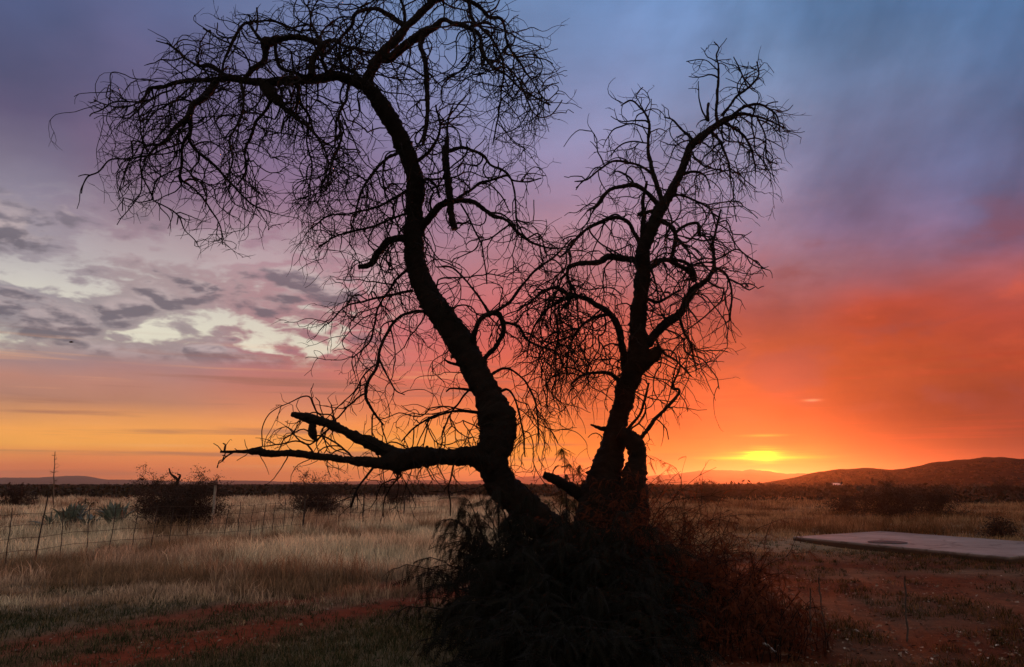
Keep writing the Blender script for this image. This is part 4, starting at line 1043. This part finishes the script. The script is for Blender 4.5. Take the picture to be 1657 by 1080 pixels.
SUN_AZ, SUN_EL = azel(1233, 739)
AZS = [-34, -25, -16, -8, 0, 7, 13, 19.5, 26, 34]
ELS = [0, .55, 1.1, 1.7, 2.4, 3.2, 4.2, 5.2, 6.4, 7.6, 8.9, 10.2, 11.5, 13, 14.5, 16, 18, 20, 22.5, 25, 28, 31, 34.5, 38]

def build_world():
    w = bpy.data.worlds.new('World'); S.world = w; w.use_nodes = True
    nt = w.node_tree; nt.nodes.clear(); L = nt.links
    def val(x):
        return x
    def math_(op, a, b_=None, c=None, clamp=False):
        n = nt.nodes.new('ShaderNodeMath'); n.operation = op; n.use_clamp = clamp
        for i, v in enumerate((a, b_, c)):
            if v is None: continue
            if isinstance(v, (int, float)): n.inputs[i].default_value = v
            else: L.new(v, n.inputs[i])
        return n.outputs[0]
    def smooth(v, a, b_, c=0., d=1.):
        n = nt.nodes.new('ShaderNodeMapRange'); n.interpolation_type = 'SMOOTHSTEP'
        L.new(v, n.inputs[0]); n.inputs[1].default_value = a; n.inputs[2].default_value = b_; n.inputs[3].default_value = c; n.inputs[4].default_value = d
        return n.outputs[0]
    def linear(v, a, b_, c=0., d=1.):
        n = nt.nodes.new('ShaderNodeMapRange'); L.new(v, n.inputs[0])
        n.inputs[1].default_value = a; n.inputs[2].default_value = b_; n.inputs[3].default_value = c; n.inputs[4].default_value = d
        return n.outputs[0]
    def mix(f, a, b_, mode='MIX'):
        n = nt.nodes.new('ShaderNodeMix'); n.data_type = 'RGBA'; n.blend_type = mode
        for i, v in ((0, f), (6, a), (7, b_)):
            if isinstance(v, (int, float)): n.inputs[i].default_value = v
            elif isinstance(v, tuple): n.inputs[i].default_value = (*v, 1)
            else: L.new(v, n.inputs[i])
        return n.outputs[2]
    def vec(x, y, z=0.):
        n = nt.nodes.new('ShaderNodeCombineXYZ')
        for i, v in enumerate((x, y, z)):
            if isinstance(v, (int, float)): n.inputs[i].default_value = v
            else: L.new(v, n.inputs[i])
        return n.outputs[0]
    tc = nt.nodes.new('ShaderNodeTexCoord')
    nm = nt.nodes.new('ShaderNodeVectorMath'); nm.operation = 'NORMALIZE'; L.new(tc.outputs['Generated'], nm.inputs[0])
    sx = nt.nodes.new('ShaderNodeSeparateXYZ'); L.new(nm.outputs[0], sx.inputs[0])
    deg = 180 / math.pi
    az = math_('MULTIPLY', math_('ARCTAN2', sx.outputs[0], sx.outputs[1]), deg)
    el = math_('MULTIPLY', math_('ARCSINE', sx.outputs[2]), deg)
    def nz(v, scale, detail=5, rough=.55, dist=0): return noisetex(nt, scale, detail, rough, v, dist)
    # drifting edges: bearings shifted by broad noise, more so higher up
    wv = vec(math_('MULTIPLY', az, .075), math_('MULTIPLY', el, .15), 3.1)
    n1 = math_('SUBTRACT', nz(wv, 1, 5, .55), .5)
    wv2 = vec(math_('MULTIPLY', az, .075), math_('MULTIPLY', el, .15), 9.7)
    n2 = math_('SUBTRACT', nz(wv2, 1, 5, .55), .5)
    amp = smooth(el, 2, 16, .2, 1)
    elw = math_('ADD', el, math_('MULTIPLY', math_('MULTIPLY', n1, 3.6), amp))
    azw = math_('ADD', az, math_('MULTIPLY', math_('MULTIPLY', n2, 12), amp))
    fac = math_('POWER', math_('MULTIPLY', math_('MAXIMUM', elw, 0), 1 / 40., clamp=True), .6)
    cols = []
    for a in AZS:
        stops = []
        for e in ELS:
            d = (math.sin(math.radians(a)) * math.cos(math.radians(e)), math.cos(math.radians(a)) * math.cos(math.radians(e)), math.sin(math.radians(e)))
            px, py = project(d[0], d[1], d[2] + EYE)
            c = grid_col(px, py)
            stops.append(((e / 40.) ** .6, tuple(float(v) for v in c)))
        cols.append(ramp(nt, fac, stops))
    sky = cols[0]
    for i in range(1, len(AZS)):
        sky = mix(smooth(azw, AZS[i - 1], AZS[i]), sky, cols[i])
    # overhead: dusk grey-blue deck
    sky = mix(smooth(el, 34, 62), sky, lin((158, 158, 176)))
    # broken grey cloud bank with bright gaps, low on the left
    bank = math_('MULTIPLY', math_('MULTIPLY', smooth(el, 7.6, 9.0), smooth(el, 20, 14.5)), smooth(az, -6, -13))
    def billow(dy):
        v = vec(math_('MULTIPLY', az, .088), math_('MULTIPLY', math_('ADD', el, dy), .215), 4.0)
        n_ = nz(v, 1.0, 7, .56)
        puff = math_('MULTIPLY', math_('ABSOLUTE', math_('SUBTRACT', nz(v, 3.4, 4, .5, .3), .5)), 2.2)
        return math_('ADD', math_('MULTIPLY', n_, .75), math_('MULTIPLY', puff, .20))
    c1 = billow(0.); c1d = billow(-.55)                 # the same clouds a little lower: undersides
    dens = smooth(c1, .39, .47)
    gaps = math_('MULTIPLY', smooth(c1, .395, .335), smooth(el, 15.5, 11.5, .35, 1))
    rim = math_('SUBTRACT', c1d, c1)
    grey = mix(smooth(rim, -.05, .06), lin((104, 98, 108)), lin((190, 172, 172)))
    cloud = mix(dens, sky, grey)
    cloud = mix(gaps, cloud, mix(smooth(el, 9, 15), lin((236, 232, 208)), lin((205, 200, 198))))
    sky = mix(math_('MULTIPLY', bank, .82), sky, cloud)
    # salmon-lit lower edges and thin bars above the horizon glow
    bars = nz(vec(math_('MULTIPLY', az, .045), math_('MULTIPLY', el, 1.35), 5.), 1.0, 6, .55)
    low = math_('MULTIPLY', smooth(el, 10.5, 7.5), smooth(el, .6, 2.0, .5, 1))
    sky = mix(math_('MULTIPLY', smooth(bars, .56, .74), math_('MULTIPLY', math_('MULTIPLY', low, .42), smooth(az, 6, -6))), sky, lin((250, 178, 120)))
    sky = mix(math_('MULTIPLY', smooth(bars, .48, .32), math_('MULTIPLY', low, .62)), sky, mix(smooth(az, -5, 14), lin((160, 108, 92)), lin((168, 58, 36))))
    # slanting rain veils, upper right; billows in the red cloud
    ru = math_('ADD', math_('MULTIPLY', az, .80), math_('MULTIPLY', el, -.60)); rv = math_('ADD', math_('MULTIPLY', az, .60), math_('MULTIPLY', el, .80))
    veil = nz(vec(math_('MULTIPLY', ru, .17), math_('MULTIPLY', rv, .07), 2.), 1.0, 5, .55)
    vm = math_('MULTIPLY', smooth(az, 4, 18), smooth(el, 11, 17))
    k = linear(veil, .3, .7, -.22, .22); k = math_('ADD', 1, math_('MULTIPLY', k, vm))
    bil = nz(vec(math_('MULTIPLY', az, .10), math_('MULTIPLY', el, .26), 7.), 1.0, 7, .56)
    bm_ = math_('MULTIPLY', smooth(az, -8, 12, .35, 1), smooth(el, 24, 10, .35, 1))
    k2 = math_('ADD', 1, math_('MULTIPLY', linear(bil, .3, .7, -.24, .24), bm_))
    wide = nz(vec(math_('MULTIPLY', az, .07), math_('MULTIPLY', el, .11), 17.), 1.0, 6, .5)
    k3 = math_('ADD', 1, math_('MULTIPLY', linear(wide, .3, .7, -.14, .14), smooth(el, 10, 18)))
    kk = math_('MULTIPLY', math_('MULTIPLY', k, k2), k3)
    sky = mix(1.0, sky, vec(kk, kk, kk), 'MULTIPLY')
    mot = nz(vec(math_('MULTIPLY', az, .13), math_('MULTIPLY', el, .30), 23.), 1.0, 6, .56, .3)
    sky = mix(math_('MULTIPLY', smooth(mot, .50, .70), math_('MULTIPLY', math_('MULTIPLY', smooth(az, 8, 17), .6), math_('MULTIPLY', smooth(el, 3, 7), smooth(el, 21, 13)))), sky, lin((136, 70, 72)))
    sky = mix(math_('MULTIPLY', smooth(mot, .46, .30), math_('MULTIPLY', math_('MULTIPLY', smooth(az, 8, 17), .4), math_('MULTIPLY', smooth(el, 5, 9), smooth(el, 17, 12)))), sky, lin((222, 92, 56)))
    # the sun behind the cloud slot
    def blob(a0, e0, sa, se, p=2.0):
        x = math_('MULTIPLY', math_('SUBTRACT', az, a0), 1 / sa); y = math_('MULTIPLY', math_('SUBTRACT', el, e0), 1 / se)
        q = math_('ADD', math_('MULTIPLY', x, x), math_('MULTIPLY', y, y))
        return math_('EXPONENT', math_('MULTIPLY', q, -1))
    slot = nz(vec(math_('MULTIPLY', az, .22), math_('MULTIPLY', el, 4.6), 12.), 1.0, 5, .55)
    sl = linear(slot, .35, .65, .25, 1.3)
    sky = mix(math_('MULTIPLY', blob(SUN_AZ, SUN_EL - .1, 6.0, .9), math_('MULTIPLY', sl, .48), clamp=True), sky, lin((246, 92, 10)))
    sky = mix(math_('MULTIPLY', blob(SUN_AZ, SUN_EL, 2.5, .38), math_('MULTIPLY', sl, .95), clamp=True), sky, (1.25, .50, .012))
    sky = mix(math_('MULTIPLY', blob(SUN_AZ, SUN_EL + .05, .95, .36), math_('MULTIPLY', sl, 1.9), clamp=True), sky, (1.9, 1.4, .03))
    sky = mix(math_('MULTIPLY', blob(SUN_AZ - .1, SUN_EL - .08, 2.7, .10), .85, clamp=True), sky, (1.7, 1.0, .03))
    sky = mix(math_('MULTIPLY', blob(SUN_AZ + .1, SUN_EL - 1.05, .8, .17), 1.0, clamp=True), sky, (1.6, .9, .05))
    a2, e2 = azel(1314, 648)
    sky = mix(math_('MULTIPLY', blob(a2, e2, .5, .08), .45, clamp=True), sky, lin((245, 200, 160)))
    a2, e2 = azel(1236, 705)
    sky = mix(math_('MULTIPLY', blob(a2, e2, 1.2, .08), .7, clamp=True), sky, lin((255, 170, 60)))
    # eastern half behind the viewer: the clear-sky model at dusk
    ns = nt.nodes.new('ShaderNodeTexSky'); ns.sky_type = 'NISHITA'; ns.sun_disc = False
    ns.sun_elevation = math.radians(SUN_EL); ns.sun_rotation = math.radians(SUN_AZ); ns.air_density = 1.5; ns.dust_density = 2.0
    east = mix(1.0, mix(1.0, ns.outputs[0], (.09, .09, .09), 'MULTIPLY'), lin((168, 154, 142)), 'ADD')
    back = smooth(math_('ABSOLUTE', az), 48, 110)
    back = math_('MULTIPLY', back, smooth(el, 85, 45))
    sky = mix(back, sky, east)
    bg = nt.nodes.new('ShaderNodeBackground'); L.new(sky, bg.inputs[0]); bg.inputs[1].default_value = 1.0
    out = nt.nodes.new('ShaderNodeOutputWorld'); L.new(bg.outputs[0], out.inputs[0])
build_world()

# low red sun
sd = bpy.data.lights.new('sun', 'SUN'); sd.energy = 1.65; sd.angle = math.radians(2.5); sd.color = (1, .17, .035)
so = bpy.data.objects.new('sun', sd); COL.objects.link(so)
ea, aa = math.radians(SUN_EL + .6), math.radians(SUN_AZ)
so.rotation_euler = Vector((math.sin(aa) * math.cos(ea), math.cos(aa) * math.cos(ea), math.sin(ea))).to_track_quat('Z', 'Y').to_euler()

# ------------------------------------------------------------------ haze
def haze():
    V = [(x, y, z) for z in (-12, 92) for x, y in ((-6800, -600), (6800, -600), (6800, 6800), (-6800, 6800))]
    Q = [(3, 2, 1, 0), (4, 5, 6, 7), (0, 1, 5, 4), (1, 2, 6, 5), (2, 3, 7, 6), (3, 0, 4, 7)]
    m = bpy.data.materials.new('haze'); m.use_nodes = True; nt = m.node_tree; nt.nodes.clear()
    o_ = nt.nodes.new('ShaderNodeOutputMaterial'); v = nt.nodes.new('ShaderNodeVolumePrincipled')
    v.inputs['Color'].default_value = (.9, .84, .84, 1); v.inputs['Density'].default_value = .00014; v.inputs['Anisotropy'].default_value = .84
    nt.links.new(v.outputs[0], o_.inputs['Volume'])
    o = link('haze', mesh_np('haze', V, Q, mats=[m])); tag(o, 'thin dusk haze lying over the plain and hills', 'haze', kind='stuff')
haze()

# ------------------------------------------------------------------ camera and render
cd = bpy.data.cameras.new('camera'); co = bpy.data.objects.new('camera', cd); COL.objects.link(co)
co.location = (0, 0, EYE); co.rotation_euler = (math.pi / 2 + PITCH, 0, 0)
cd.sensor_width = 36; cd.lens = 36 * F / 1657; cd.clip_start = .05; cd.clip_end = 20000
S.camera = co
S.view_settings.view_transform = 'Standard'; S.view_settings.look = 'None'; S.view_settings.exposure = 0; S.view_settings.gamma = 1
S.render.engine = 'CYCLES'
c = S.cycles
c.use_denoising = True; c.denoiser = 'OPENIMAGEDENOISE'
c.max_bounces = 6; c.diffuse_bounces = 3; c.glossy_bounces = 2; c.transmission_bounces = 3; c.volume_bounces = 0; c.transparent_max_bounces = 6
c.caustics_reflective = False; c.caustics_refractive = False
